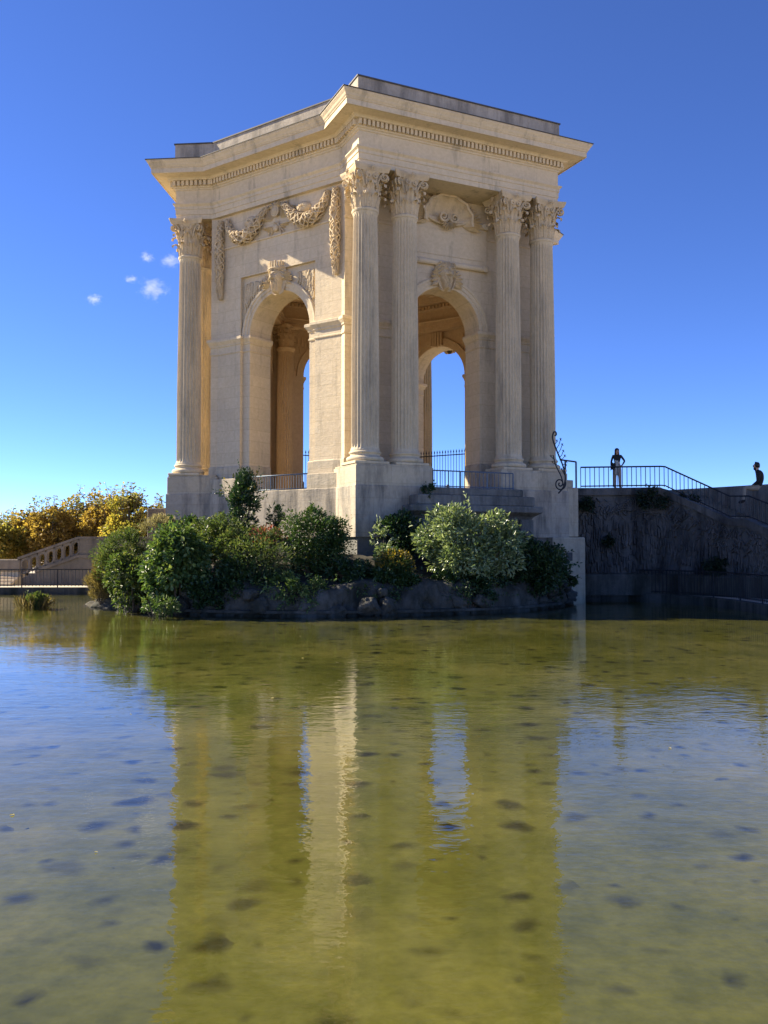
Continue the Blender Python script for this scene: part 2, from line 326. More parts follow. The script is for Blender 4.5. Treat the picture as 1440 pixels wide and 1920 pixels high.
for sg in (-1, 1): pw.add([(sg*4.32,-6.62,FL),(sg*4.32,-6.30,FL),(sg*4.32,-6.30,ZT),(sg*4.32,-6.62,ZT)], [(0,1,2,3)])
pin = MB(); arch_panel(pin, -3.176, 3.176, FL, ZT, YI, HW, True)
rw = MB()                                    # recessed faces have a sunk frame round the arch
for sg in (-1, 1):
    a0, a1 = sorted((sg*2.0, sg*3.33)); rw.add([(a0,-6.9,FL),(a1,-6.9,FL),(a1,-6.9,ZT),(a0,-6.9,ZT)], [(0,1,2,3)])
    rw.add([(sg*2.0,-6.9,FL),(sg*2.0,-6.75,FL),(sg*2.0,-6.75,8.2),(sg*2.0,-6.9,8.2)], [(0,1,2,3)])
rw.add([(-2,-6.9,8.2),(2,-6.9,8.2),(2,-6.9,ZT),(-2,-6.9,ZT)], [(0,1,2,3)]); rw.add([(-2,-6.9,8.2),(2,-6.9,8.2),(2,-6.75,8.2),(-2,-6.75,8.2)], [(0,1,2,3)])
arch_panel(rw, -2.0, 2.0, FL, 8.2, -6.75, HW)
rwr = MB(); reveal(rwr, -6.75, YI, HW)
pw_m, pwr_m, pin_m, rw_m, rwr_m = pw.mesh('wall', M['wall']), pwr.mesh('arch_reveal', M['wall'], angle=30), pin.mesh('inner_wall', M['inner']), rw.mesh('wall', M['wall']), rwr.mesh('arch_reveal', M['wall'], angle=30)
# archivolts, imposts, base courses
def archivolt(y, ro, yb):
    b = MB(); A = [PI*i/40 for i in range(41)]
    prof = [(HW-.0,yb),(HW+.0,y+.02),(HW+.015,y),(HW+.13,y-.005),(HW+.135,y-.035),(HW+.27,y-.04),(HW+.28,y-.075),(ro-.03,y-.085),(ro,y-.06),(ro,yb)]
    b.loft([[(r*math.cos(t),yy,SPR+r*math.sin(t)) for r, yy in prof] for t in A], closed=False); return b
av_p = archivolt(-6.64, 1.99, -6.60).mesh('archivolt', M['stone'], angle=35); av_r = archivolt(-6.77, 1.98, -6.73).mesh('archivolt', M['stone'], angle=35)
av_i = archivolt(YI*-1-.0-11.0+.0, 2.0, YI).mesh('x', M['inner']) if False else None
def impost(path, inward):                    # moulding swept along a plan path (left hand side is outside)
    prof = [(.0,5.08),(.035,5.10),(.035,5.15),(.01,5.17),(.01,5.40),(.05,5.43),(.05,5.48),(.10,5.55),(.15,5.62),(.15,5.72),(.12,5.74),(0,5.745)]
    b = MB(); n = len(path); V2 = [Vector(p) for p in path]; ns = []
    for i in range(n-1): t = (V2[i+1]-V2[i]).normalized(); ns.append(Vector((t.y,-t.x)))
    dirs = []
    for i in range(n):
        if i == 0: dirs.append(ns[0])
        elif i == n-1: dirs.append(ns[-1])
        else: m = ns[i-1]+ns[i]; dirs.append(m/(m.length_squared/2))
    b.loft([[(V2[i].x+dirs[i].x*o, V2[i].y+dirs[i].y*o, z) for o, z in prof] for i in range(n)], closed=False)
    b.f.append(tuple(range(len(prof)))); b.m.append(0); b.f.append(tuple((n-1)*len(prof)+j for j in reversed(range(len(prof))))); b.m.append(0)
    return b
imp = {}
imp['pl'] = impost([(-4.32,-6.31),(-4.32,-6.62),(-HW,-6.62),(-HW,YI-.002)], 0).mesh('impost', M['stone'])
imp['pr'] = impost([(HW,YI-.002),(HW,-6.62),(4.32,-6.62),(4.32,-6.31)], 0).mesh('impost', M['stone'])
imp['rl'] = impost([(-3.30,-6.9),(-2.0,-6.9),(-2.0,-6.752),(-HW,-6.75),(-HW,YI-.002)], 0).mesh('impost', M['stone'])
imp['rr'] = impost([(HW,YI-.002),(HW,-6.75),(2.0,-6.752),(2.0,-6.9),(3.30,-6.9)], 0).mesh('impost', M['stone'])
def basecourse(path):
    b = MB(); n = len(path); V2 = [Vector(p) for p in path]; ns = [Vector(((V2[i+1]-V2[i]).normalized().y, -(V2[i+1]-V2[i]).normalized().x)) for i in range(n-1)]
    dirs = [ns[0]]+[(ns[i-1]+ns[i])/((ns[i-1]+ns[i]).length_squared/2) for i in range(1, n-1)]+[ns[-1]]
    b.loft([[(V2[i].x+dirs[i].x*o, V2[i].y+dirs[i].y*o, z) for o, z in ((.05,FL),(.05,.30),(.0,.36))] for i in range(n)], closed=False); return b
bc = {'pl': basecourse([(-4.32,-6.31),(-4.32,-6.62),(-HW,-6.62),(-HW,YI-.002)]), 'pr': basecourse([(HW,YI-.002),(HW,-6.62),(4.32,-6.62),(4.32,-6.31)]),
      'rl': basecourse([(-3.30,-6.9),(-2.0,-6.9),(-2.0,-6.752),(-HW,-6.75),(-HW,YI-.002)]), 'rr': basecourse([(HW,YI-.002),(HW,-6.75),(2.0,-6.752),(2.0,-6.9),(3.30,-6.9)])}
bc = {k: v.mesh('base_course', M['plinth']) for k, v in bc.items()}
# inner archivolt + inner keystone with grooves
b = MB(); A = [PI*i/32 for i in range(33)]
b.loft([[(r*math.cos(t),yy,SPR+r*math.sin(t)) for r, yy in ((HW,YI-.01),(HW+.01,YI+.05),(HW+.2,YI+.06),(HW+.21,YI+.10),(2.0,YI+.11),(2.0,YI-.01))] for t in A], closed=False)
av_in = b.mesh('inner_archivolt', M['inner'], angle=35)
b = MB()
for i in range(5): b.bbox(-.36+i*.15, -.24+i*.15, YI-.02, YI+.26-.02*abs(i-2), SPR+HW-.06+.03*abs(i-2), 8.06, .025)
key_in = b.mesh('inner_keystone', M['inner'])
def drips(region, y0, n, lmin, lmax, w, seed, depth=.05):
    rd = random.Random(seed); b = MB(); k = 0; tries = 0
    while k < n and tries < n*30:
        tries += 1; x, z = region(rd)
        if x is None: continue
        l = rd.uniform(lmin, lmax); ww = w*rd.uniform(.7,1.25); dp = depth*rd.uniform(.6,1.3); bend = rd.uniform(-.25,.25)*w
        rows = [(0,.35,.4),(.12,.85,.8),(.5,1,1),(.85,1.05,1.15),(1,.4,.5)]
        b.loft([[(x+bend*t-ww*f/2,y0+.01,z-l*t),(x+bend*t-ww*f*.3,y0-dp*g,z-l*t),(x+bend*t+ww*f*.3,y0-dp*g,z-l*t),(x+bend*t+ww*f/2,y0+.01,z-l*t)] for t, f, g in rows], closed=False); k += 1
    return b
def reg_spandrel(hx, z1, rmin, zmin, lmax):
    def f(rd):
        x = rd.uniform(-hx, hx); z = rd.uniform(zmin, z1)
        zb = z-lmax*.8
        if math.hypot(x, max(zb,SPR)-SPR) < rmin and zb < SPR+rmin: return None, None
        return x, z
    return f
dr_m = drips(reg_spandrel(1.84, 7.98, 2.06, 6.7, .45), -6.75, 230, .22, .5, .07, 3, .06).mesh('stone_drips', M['carve'])
dri_m = drips(reg_spandrel(2.6, 7.95, 2.1, 6.3, .6), YI, 130, .4, .75, .09, 5, -.05).mesh('stone_drips', M['inner'])
for k in PORT+REC:
    p = k in PORT; rz = frot(k)
    w = link('wall', pw_m if p else rw_m, pav, rz=rz)
    link('arch_reveal', pwr_m if p else rwr_m, w); link('inner_wall', pin_m, w); link('archivolt', av_p if p else av_r, w)
    for sd in 'lr': link('impost', imp[('p' if p else 'r')+sd], w); link('base_course', bc[('p' if p else 'r')+sd], w)
    link('inner_archivolt', av_in, w); link('inner_keystone', key_in, w)
    tag(link('stone_drips', dri_m, w), kind='stuff')
    if not p: tag(link('stone_drips', dr_m, w), kind='stuff')
# --- entablature
sweep('architrave', [(-.9,10.97),(0,10.96),(.0,11.15),(.028,11.16),(.028,11.38),(.055,11.39),(.055,11.50),(.10,11.55),(.13,11.58),(.13,11.63),(.02,11.645)], M['stone'])
b = MB(); o_ = outline(-.02, 10.958); inn_ = [(5.9/math.cos(R(30))*math.cos(R(AR+30+60*i)), 5.9/math.cos(R(30))*math.sin(R(AR+30+60*i)), 10.958) for i in range(6)]
bm = bmesh.new(); ed = []
for poly in (o_, inn_):
    vs = [bm.verts.new(q) for q in poly]; ed += [bm.edges.new((vs[i], vs[(i+1)%len(vs)])) for i in range(len(vs))]
bmesh.ops.triangle_fill(bm, edges=ed, use_beauty=True); me = bpy.data.meshes.new('soffit'); bm.to_mesh(me); bm.free(); me.materials.append(M['stone']); link('soffit', me, pav)
sweep('frieze', [(.012,11.62),(.012,12.26)], M['stone'])
sweep('cornice', [(.0,12.20),(.05,12.22),(.06,12.27),(.12,12.30),(.13,12.34),(.13,12.56),(.26,12.565),(.30,12.62),(.36,12.66),(.80,12.685),(.80,12.66),(.83,12.66),(.83,12.86),(.86,12.875),(.86,12.90),(.90,12.95),(.93,13.02),(.98,13.09),(1.0,13.12),(1.0,13.17),(.2,13.19)], M['stone'])
sweep('lead_flashing', [(1.0,13.172),(1.035,13.168),(1.035,13.195),(.05,13.30)], M['lead'])
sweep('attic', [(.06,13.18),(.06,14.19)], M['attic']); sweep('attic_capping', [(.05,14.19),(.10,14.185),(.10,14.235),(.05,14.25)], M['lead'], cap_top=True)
b = MB(); ring = [Vector(p) for p in outline(.13, 12.345)]
for i in range(len(ring)):
    p, q = ring[i], ring[(i+1) % len(ring)]; L = (q-p).length; t = (q-p)/L; nn = Vector((t.y,-t.x,0)); n = max(1, int(L/.172)); sp = L/n
    for j in range(n):
        c = p+t*(j+.5)*sp; hw_ = sp*.29; st = len(b.v); b.box(-hw_,hw_,-.02,.125,0,.205); b.xf(lambda v: c+t*v.x+nn*v.y+Vector((0,0,v.z)), st)
tag(b.build('dentils', M['stone'], pav), kind='stuff')
# --- interior entablature and ceiling
def hexring(ap, z): return [(ap/math.cos(R(30))*math.cos(R(AR+30+60*i)), ap/math.cos(R(30))*math.sin(R(AR+30+60*i)), z) for i in range(6)]
b = MB(); b.loft([hexring(5.52,8.08),hexring(4.95,8.09),hexring(4.95,8.30),hexring(4.91,8.31),hexring(4.91,8.50),hexring(4.84,8.54),hexring(4.84,8.58),hexring(4.95,8.60),hexring(4.95,9.08),hexring(4.80,9.14),hexring(4.80,9.34),hexring(4.55,9.38),hexring(4.50,9.52),hexring(4.45,9.56)])
b.build('inner_entablature', M['inner'], pav)
b = MB()
for i in range(6):
    p = Vector(hexring(4.80,9.15)[i]); q = Vector(hexring(4.80,9.15)[(i+1)%6]); L = (q-p).length; t = (q-p)/L; nn = Vector((-t.y,t.x,0)); n = int(L/.2)
    for j in range(n):
        c = p+t*(j+.5)*L/n; st = len(b.v); b.box(-.06,.06,-.02,.10,0,.16); b.xf(lambda v: c+t*v.x+nn*v.y+Vector((0,0,v.z)), st)
tag(b.build('inner_dentils', M['inner'], pav), kind='stuff')
b = MB(); rr = []
for i in range(9):
    a = i/8*PI/2; rr.append(hexring(4.45*math.cos(a)+.02, 9.55+1.25*math.sin(a)))
b.loft(rr); b.build('ceiling', M['inner'], pav)

# --- columns
def flute_shaft(r0, r1, z0, z1, nfl=24, sub=6):
    b = MB(); rings = []; H = z1-z0
    prof = [0,.004,.012,.03,.1,.2,.33,.45,.57,.69,.8,.9,.97,.988,.996,1.0]
    for t in prof:
        rr_ = r0+(r1-r0)*max(0,(t-.3)/.7)**1.4
        dep = 0 if t in (0,.004,.996,1.0) else (.5 if t in (.012,.988) else 1)
        flare = .03*max(0,1-t/.012)+.03*max(0,1-(1-t)/.012); ring = []
        for j in range(nfl*sub):
            ph = (j % sub)/sub; fl = max(0, math.sin(PI*(ph-.12)/.76)) if .12 < ph < .88 else 0
            r = rr_+flare-.060*dep*fl**.6; a = 2*PI*j/(nfl*sub); ring.append((r*math.cos(a), r*math.sin(a), z0+H*t))
        rings.append(ring)
    b.loft(rings, True, True); return b
def base_mesh(r):
    b = MB(); b.bbox(-r*1.30, r*1.30, -r*1.30, r*1.30, 0, .10, .012); pr_ = []
    def tor(cz, rr_, h, n=8):
        for i in range(n+1): a = -PI/2+PI*i/n; pr_.append((rr_+h*math.cos(a), cz+h*math.sin(a)))
    tor(.195, r*1.16, .092); pr_.append((r*1.12,.30)); pr_.append((r*1.05,.34)); pr_.append((r*1.08,.385)); tor(.435, r*1.06, .05); pr_.append((r*1.05,.50)); pr_.append((r*1.02,.53))
    b.lathe(pr_, 40); return b
def acanthus(b, ang, r0, H, Wd, out, bell):
    ca, sa = math.cos(ang), math.sin(ang); st = len(b.v); N, K = 13, 8
    def fn(u, v):
        w = u*2-1
        if v < .72:
            t = v/.72; z = H*t; r = bell(z)+.02+.05*t*t
        else:
            t = (v-.72)/.28; a = t*PI*1.15; rc = out*.5; z = H+rc*.75*math.sin(a); r = bell(H)+.07+rc*(1-math.cos(a))
        wd = Wd*(.72+.42*math.sin(PI*min(1,v/.8)))*(1+.17*math.sin(v*PI*9))*(1 if v < .75 else 1-.5*(v-.75)/.25)
        r += -.10*w*w*Wd/.2*.35+.025*(1-min(1,abs(w)*4))+.012*math.cos(w*PI*3)
        x = w*wd; return (ca*r-sa*x, sa*r+ca*x, z)
    b.grid(fn, K, N)
def spiral(b, c, ax, up, r0, turns, tr, start=0, n=26):
    pts = []
    for i in range(n+1):
        t = i/n; a = start+turns*2*PI*t; r = r0*(1-.86*t); pts.append(Vector(c)+ax*(r*math.cos(a))+up*(r*math.sin(a)))
    b.tube(pts, lambda t: tr*(1-.45*t), 5)
def capital_mesh(sc=1.0, name='capital', mat=None):
    def bell(z): t = z/1.3; return .445+.03*t+.17*max(0,t-.45)**2/.3
    b = MB(); b.lathe([(.44,0)]+[(bell(z), z) for z in (.1,.3,.5,.7,.9,1.05,1.15,1.22)]+[(.64,1.27),(.5,1.28)], 32)
    for i in range(8): acanthus(b, 2*PI*i/8+PI/8, .46, .42, .165, .24, bell)
    for i in range(8): acanthus(b, 2*PI*i/8, .46, .80, .165, .28, bell)
    Zv = Vector((0,0,1))
    for i in range(4):
        a = PI/4+PI/2*i; dr_ = Vector((math.cos(a), math.sin(a), 0)); sd = Vector((-dr_.y, dr_.x, 0))
        for g in (-1, 1):
            c = dr_*.79+sd*g*.055+Zv*1.12; spiral(b, c, dr_, Zv, .165, 1.6, .042, PI*.55)
            b.tube([dr_*.50+sd*g*.16+Zv*.72, dr_*.55+sd*g*.14+Zv*.95, dr_*.64+sd*g*.10+Zv*1.15, dr_*.76+sd*g*.06+Zv*1.27], lambda t: .05-.012*t, 5)
        b.lathe([(.02,-.02),(.055,.0),(.02,.02)], 8, tuple(dr_*.79+Zv*1.12))
        a2 = PI/2*i; d2 = Vector((math.cos(a2), math.sin(a2), 0)); s2 = Vector((-d2.y, d2.x, 0))
        for g in (-1, 1):
            spiral(b, d2*.60+s2*g*.13+Zv*1.12, s2*g*-1, Zv, .105, 1.4, .032, PI*.6); b.tube([d2*.53+s2*g*.19+Zv*.78, d2*.56+s2*g*.20+Zv*1.0, d2*.60+s2*g*.16+Zv*1.2], .034, 5)
        c = d2*.70+Zv*1.37                     # flower on the abacus
        for q in range(6):
            f = 2*PI*q/6; b.tube([c, c+s2*.05*math.cos(f)+Zv*.05*math.sin(f)+d2*.05, c+s2*.105*math.cos(f)+Zv*.105*math.sin(f)+d2*.01], lambda t: .035-.015*t, 4)
        b.lathe([(.0,-.05),(.045,-.02),(.045,.03),(.0,.06)], 8, tuple(c+d2*.04))
    def ab(k, z):                            # concave-sided slab
        pts = []
        for i in range(4):
            a = PI/2*i; d2 = Vector((math.cos(a), math.sin(a))); s2 = Vector((-d2.y, d2.x))
            for j in range(13):
                u = -1+2*j/12; q = d2*(.60+.125*u*u)*k+s2*u*.70*k; pts.append((q.x, q.y, z))
        return pts
    b.loft([ab(.90,1.27),ab(.93,1.31),ab(.95,1.36),ab(.97,1.375),ab(1.0,1.44),ab(1.01,1.49),ab(1.0,1.502)], True, True)
    if sc != 1: b.xf(lambda v: v*sc)
    return b.mesh(name, mat, smooth=False, angle=40)
cap_m = capital_mesh(1, 'capital', M['carve']); base_m = base_mesh(.52).mesh('base', M['column'], angle=40)
def shaft_mesh(zb, zt, r0, r1, mat):
    b = flute_shaft(r0, r1, zb, zt-.16); b.lathe([(r1,zt-.17),(r1+.045,zt-.14),(r1+.07,zt-.09),(r1+.07,zt-.06),(r1+.02,zt-.03),(r1+.0,zt+.01)], 40); return b.mesh('shaft', mat, angle=28)
shaft_m = shaft_mesh(.52, 9.47, .515, .445, M['column'])
for k in PORT:
    for s in (-3.93,-2.30,2.30,3.93):
        q = P(7.67, s, k, 0); c = empty('column', q-Vector((BX,BY,Z0)), frot(k), pav)
        link('base', base_m, c); link('shaft', shaft_m, c, rz=R(3.75)); link('capital', cap_m, c, (0,0,9.46))
ishaft_m = shaft_mesh(FL+.46, 7.0, .45, .40, M['inner']); ibase_m = base_mesh(.45).mesh('base', M['inner'], angle=40); icap_m = capital_mesh(.72, 'capital', M['inner'])
for i in range(6):
    a = R(AR+30+60*i); c = empty('column', (5.58*math.cos(a), 5.58*math.sin(a), 0), a+PI/2, pav)
    link('base', ibase_m, c, (0,0,FL)); link('shaft', ishaft_m, c); link('capital', icap_m, c, (0,0,7.0))

# --- carved ornament on the recessed faces: net-like swags, long drops, trophy, crowned mask
def netrope(path, rad, strands=7, twist=.9, seed=0, n=5):
    """carved rope: core with crossing strands, so that the hollows are real"""
    rd = random.Random(seed); b = MB(); path = [Vector(p) for p in path]; m = len(path)
    b.tube(path, lambda t: rad(t)*.60, 10)
    L = sum((path[i+1]-path[i]).length for i in range(m-1)); fr = []; up = Vector((0,-1,0))
    for i in range(m):
        t = (path[min(i+1,m-1)]-path[max(i-1,0)]).normalized(); u = (up-t*up.dot(t)).normalized(); fr.append((path[i], u, t.cross(u)))
    steps = m*3
    for sg in (-1, 1):
        for k in range(strands):
            pts = []; ph = 2*PI*k/strands+rd.uniform(-.3,.3); wob = rd.uniform(0,6)
            for i in range(steps+1):
                t = i/steps; x = t*(m-1); j = min(int(x), m-2); f = x-j
                p = fr[j][0].lerp(fr[j+1][0], f); u = fr[j][1].lerp(fr[j+1][1], f); w = fr[j][2].lerp(fr[j+1][2], f)
                a = ph+sg*(twist*L*t*2*PI)+.35*math.sin(9*t*L+wob); rr_ = rad(t)*(.93+.10*math.sin(23*t*L+wob*2))
                pts.append(p+(u*math.cos(a)+w*math.sin(a))*rr_)
            b.tube(pts, lambda t: max(.015, rad(t)*.14), 5)
    return b
def catmull(P_, n):
    out = []; Q = [P_[0]]+list(P_)+[P_[-1]]
    for i in range(1, len(Q)-2):
        for j in range(n):
            t = j/n; a, b_, c, d = (Vector(x) for x in Q[i-1:i+3]); out.append(.5*((2*b_)+(c-a)*t+(2*a-5*b_+4*c-d)*t*t+(3*b_-a-3*c+d)*t**3))
    out.append(Vector(P_[-1])); return out
def leafblade(b, base, tip, width, bulge, nrm=Vector((0,-1,0)), curl=.0):
    base = Vector(base); tip = Vector(tip); ax = tip-base; sd = ax.cross(nrm).normalized()
    def fn(u, v):
        w = u*2-1; f = math.sin(PI*(.12+.88*v)**.8)*(1-.15*math.cos(v*PI*8)); return base+ax*v+sd*w*width*f+nrm*(bulge*math.sin(PI*v)*(1-.75*abs(w))+curl*v*v-.03*abs(w)+(.02 if abs(w) < .1 else 0))
    b.grid(fn, 4, 7)
YR = -6.9
def swag(sg):
    pts = [(sg*2.72,YR-.10,10.80),(sg*2.52,YR-.13,10.30),(sg*2.15,YR-.20,9.92),(sg*1.65,YR-.22,9.78),(sg*1.15,YR-.20,10.0),(sg*.75,YR-.16,10.42),(sg*.40,YR-.13,10.78)]
    return netrope(catmull(pts, 6), lambda t: .09+.17*math.sin(PI*min(1,max(0,t*.95+.02)))**1.1, 6, .75, 3+sg)
sw_m = {sg: swag(sg).mesh('swag', M['carve'], angle=50) for sg in (-1, 1)}
dp = catmull([(0,YR-.10,10.80),(0.01,YR-.12,10.3),(-.02,YR-.15,9.6),(.02,YR-.16,8.8),(0,YR-.15,8.1),(0,YR-.10,7.42)], 7)
drop_m = netrope(dp, lambda t: .06+.135*math.sin(PI*min(1,max(0,.12+.8*t)))**.8, 6, .8, 9).mesh('hanging_drop', M['carve'], angle=50)
def trophy():
    b = MB(); rd = random.Random(4)
    for sg in (-1, 1):
        for i in range(9):                   # reeds and feathers
            a = R(18+i*9); l = rd.uniform(.65,1.05); x0 = sg*.25; z0 = 10.25
            leafblade(b, (x0,YR-.03,z0), (x0+sg*l*math.cos(a)*1.25, YR-.05, min(10.88, z0+l*math.sin(a)*.75)), .055, .07)
        for i in range(5): leafblade(b, (sg*.12,YR-.03,9.95), (sg*(.25+.13*i), YR-.04, 9.62+.09*i), .05, .06)
        b.tube([(sg*.02,YR-.05,10.1),(sg*.42,YR-.06,9.66)], .028, 6); b.tube([(sg*.1,YR-.06,10.15),(sg*.30,YR-.06,9.55)], .022, 6)
        def shellf(u, v, sg=sg):             # rounded shell in each swag
            a = u*2*PI; r = .30*v; return (sg*1.42+1.25*r*math.cos(a), YR-.02-.16*math.sqrt(max(0,1-v*v))-.012*math.sin(a*9), 10.42+r*math.sin(a)*.8)
        b.grid(shellf, 24, 6)
    st = len(b.v); b.lathe([(.21,0),(.21,.05),(.16,.07),(.15,.05),(.10,.09),(.0,.10)], 24); b.xf(lambda v: Vector((v.x, YR-.10-v.z, 10.55+v.y*1.15)), st)
    st = len(b.v); b.lathe([(.05,-.25),(.12,-.2),(.13,-.05),(.07,0),(.05,.03)], 14); b.xf(lambda v: Vector((v.x, YR-.07+v.y*.6, 9.98+v.z)), st)
    for i in range(7):
        a = PI*i/6; leafblade(b, (.06*math.cos(a),YR-.1,10.72), (.36*math.cos(a),YR-.12,10.72+.22*math.sin(a)), .07, .08)
    return b
tro_m = trophy().mesh('trophy', M['carve'], angle=50)
def mask(y0, crown, seed):
    """bearded face in high relief over the keystone"""
    b = MB(); Wd = .46
    def g(u, v, cu, cv, su, sv): return math.exp(-((u-cu)/su)**2-((v-cv)/sv)**2)
    def h(u, v):
        e = 1-(u/.70)**2-((v-.30)/.62)**2; hd = .36*math.sqrt(e) if e > 0 else 0
        be = max(0, 1-(u/(.62+.25*v if v < 0 else .62))**2); br = 0
        if v < .12: br = (.34+.06*v)*math.sqrt(be)*(1-max(0,(-.82-v)/.18)**2 if v < -.82 else 1); br += .045*math.sin(u*26+4*math.sin(v*5+1)+seed)*math.sqrt(be)
        x = max(hd, br) if v < .12 else hd
        x += .115*g(u,v,0,.26,.085,.14)+.05*g(u,v,0,.16,.13,.07)          # nose
        for sg in (-1, 1):
            x -= .085*g(u,v,sg*.25,.38,.12,.07); x += .05*g(u,v,sg*.25,.385,.06,.035); x += .055*g(u,v,sg*.26,.50,.17,.05); x += .05*g(u,v,sg*.36,.16,.14,.12)
            x += .05*g(u,v,sg*.16,.06,.16,.035)                               # moustache
        x -= .11*g(u,v,0,-.03,.15,.045); x += .04*g(u,v,0,-.10,.14,.035)
        if abs(u) > .5 and v > .0: x = max(x, .17*(1-((abs(u)-.66)/.34)**2)+.05*math.sin(v*24+abs(u)*14))
        if v > .60: x = max(x, (.33-.3*(v-.6))*math.sqrt(max(0,1-(u/.78)**2))+.04*math.sin(u*18+v*6))
        return max(0, x)
    def pt(u, v):
        a_, c_ = u*2-1, v*2-1; wd_ = Wd*(1 if c_ > .1 else 1-.42*((.1-c_)/1.1)**1.5); end = math.sqrt(max(0, 1-max(0, (-c_-.80)/.2)**2))
        return (a_*wd_*(.35+.65*end), y0-h(a_, c_)*(.25+.75*end)*.95, 7.74+c_*.56)
    b.grid(pt, 44, 72)
    if crown:
        for i in range(9):
            a = PI*(.06+.88*i/8); x = .36*math.cos(a); yy = y0-.06-.27*math.sin(a)
            b.box(x-.028, x+.028, yy-.03, yy+.04, 8.20, 8.45+.03*(i%2)); 
        rg = [(.37*math.cos(PI*i/16), y0-.06-.29*math.sin(PI*i/16)) for i in range(17)]
        b.loft([[(x,y,z) for x, y in rg] for z in (8.10,8.12,8.22,8.24)], closed=False); b.tube([(x,y-.012,8.17) for x, y in rg], .03, 5)
    return b
mk_r = mask(-6.84, True, 0); 
for sg in (-1, 1):
    for i in range(6): a = R(-35+25*i); leafblade(mk_r, (sg*.36,-6.78,7.72), (sg*(.38+.46*math.cos(a)),-6.84,7.72+.36*math.sin(a)), .085, .13, curl=.08)
mk_r = mk_r.mesh('crowned_mask', M['carve'], angle=60)
mk_p = mask(-6.70, False, 2)
for sg in (-1, 1):
    for i in range(5):                       # leaves flaring sideways from beard and temples
        a = R(-42+20*i); l = .50-.04*i; x0, z0 = sg*.30, 7.60+.06*i
        leafblade(mk_p, (x0,-6.66,z0), (x0+sg*l*math.cos(a),-6.80,z0+l*math.sin(a)*.85), .115, .13, curl=.03)
    mk_p.tube(catmull([(sg*.30,-6.72,8.05),(sg*.40,-6.74,7.75),(sg*.34,-6.76,7.45),(sg*.22,-6.80,7.22)], 5), lambda t: .05-.02*t, 6)
for i in range(5): a = R(45+90*i/4); leafblade(mk_p, (.24*math.cos(a),-6.90,8.08), (.36*math.cos(a),-6.92,8.10+.20*math.sin(a)), .085, .07)
mk_p = mk_p.mesh('bearded_mask', M['carve'], angle=60)
b = MB(); b.bbox(-3.28, 3.28, -6.955, -6.88, 9.545, 9.62, .015); string_m = b.mesh('string_course', M['stone'])
for k in REC:
    rz = frot(k)
    for sg in (-1, 1): link('swag', sw_m[sg], pav, rz=rz); d = link('hanging_drop', drop_m, pav, P(0,sg*3.10,k,0)-Vector((BX,BY,Z0)), rz)
    link('trophy', tro_m, pav, rz=rz); link('crowned_mask', mk_r, pav, rz=rz); link('string_course', string_m, pav, rz=rz)
# --- on the porticos: scroll panel, shell, mask
b = MB(); b.bbox(-1.92, 1.92, -6.70, -6.60, 8.36, 9.92, .012); b.bbox(-1.80, 1.80, -6.715, -6.70, 8.60, 9.62, .006)
for zc in (8.28, 10.02):
    st = len(b.v); b.lathe([(.10,-1.93),(.115,-1.92),(.115,1.92),(.10,1.93)], 16); b.xf(lambda v: Vector((v.z, -6.72+v.x*.9, zc+v.y)), st)
    for sg in (-1, 1):
        st = len(b.v); b.lathe([(.14,0),(.14,.035),(.10,.05),(.095,.03),(.055,.035),(.05,.055),(0,.06)], 18); b.xf(lambda v: Vector((sg*1.80+v.x, -6.80-v.z, zc+v.y)), st)
panel_m = b.mesh('scroll_panel', M['stone'], angle=40)
def shell():
    b = MB(); cx, cz = 0, 10.05
    def fn(u, v):                            # concave fan with ribs
        a = PI*(-.08+1.16*u); r = .12+.98*v*(1+.035*math.cos(u*PI*14)); dish = -.08-.34*v**3; rib = -.055*abs(math.sin(u*PI*8))*v
        return (r*math.cos(a)*.98, -6.62+dish+rib+.05, cz+r*math.sin(a)*.82)
    b.grid(fn, 56, 12)
    rim = [(1.10*math.cos(PI*(-.08+1.16*i/40))*.98*(1+.03*math.cos(i/40*PI*14)), -7.0, cz+1.10*math.sin(PI*(-.08+1.16*i/40))*.82*(1+.03*math.cos(i/40*PI*14))) for i in range(41)]
    b.tube(rim, .065, 7); b.tube([(x*.94,y+.05,cz+(z-cz)*.94) for x, y, z in rim], .03, 5)
    for sg in (-1, 1):
        X = Vector((sg,0,0)); spiral(b, (sg*.24,-7.0,cz+.02), X, Vector((0,0,1)), .22, 1.5, .075, PI*.9); spiral(b, (sg*.24,-6.88,cz+.02), X, Vector((0,0,1)), .20, 1.3, .07, PI*.9)
        b.tube([(sg*.1,-6.8,cz-.2),(sg*.5,-6.84,cz-.17),(sg*.9,-6.82,cz-.02),(sg*1.1,-6.78,cz+.15)], .055, 6)
        for i in range(9): a = R(-28+13*i); r = 1.12; leafblade(b, (sg*.78,-6.72,cz-.10+.04*i), (sg*(.95+.62*math.cos(a)),-6.78,cz-.12+.035*i+.50*math.sin(a)), .095, .20, curl=.14)
        for i in range(6): a = R(10+16*i); leafblade(b, (sg*1.0*math.cos(a),-6.74,cz+.82*math.sin(a)), (sg*1.42*math.cos(a+.12),-6.78,cz+1.08*math.sin(a+.12)), .095, .18, curl=.14)
    for i in range(7): a = R(205+130*i/6); leafblade(b, (.12*math.cos(a),-6.90,cz-.12), (.36*math.cos(a),-6.94,cz-.14+.34*math.sin(a)), .08, .16)
    return b
shell_m = shell().mesh('shell', M['carve'], angle=50)
for k in PORT:
    rz = frot(k); link('scroll_panel', panel_m, pav, rz=rz); link('shell', shell_m, pav, rz=rz); link('bearded_mask', mk_p, pav, rz=rz)
    for sg in (-1, 1):
        b = MB(); a0, a1 = sorted((sg*1.98, sg*4.36)); b.bbox(a0, a1, -6.66, -6.60, 9.50, 9.58, .012); b.build('string_course', M['stone'], pav, rz=rz)
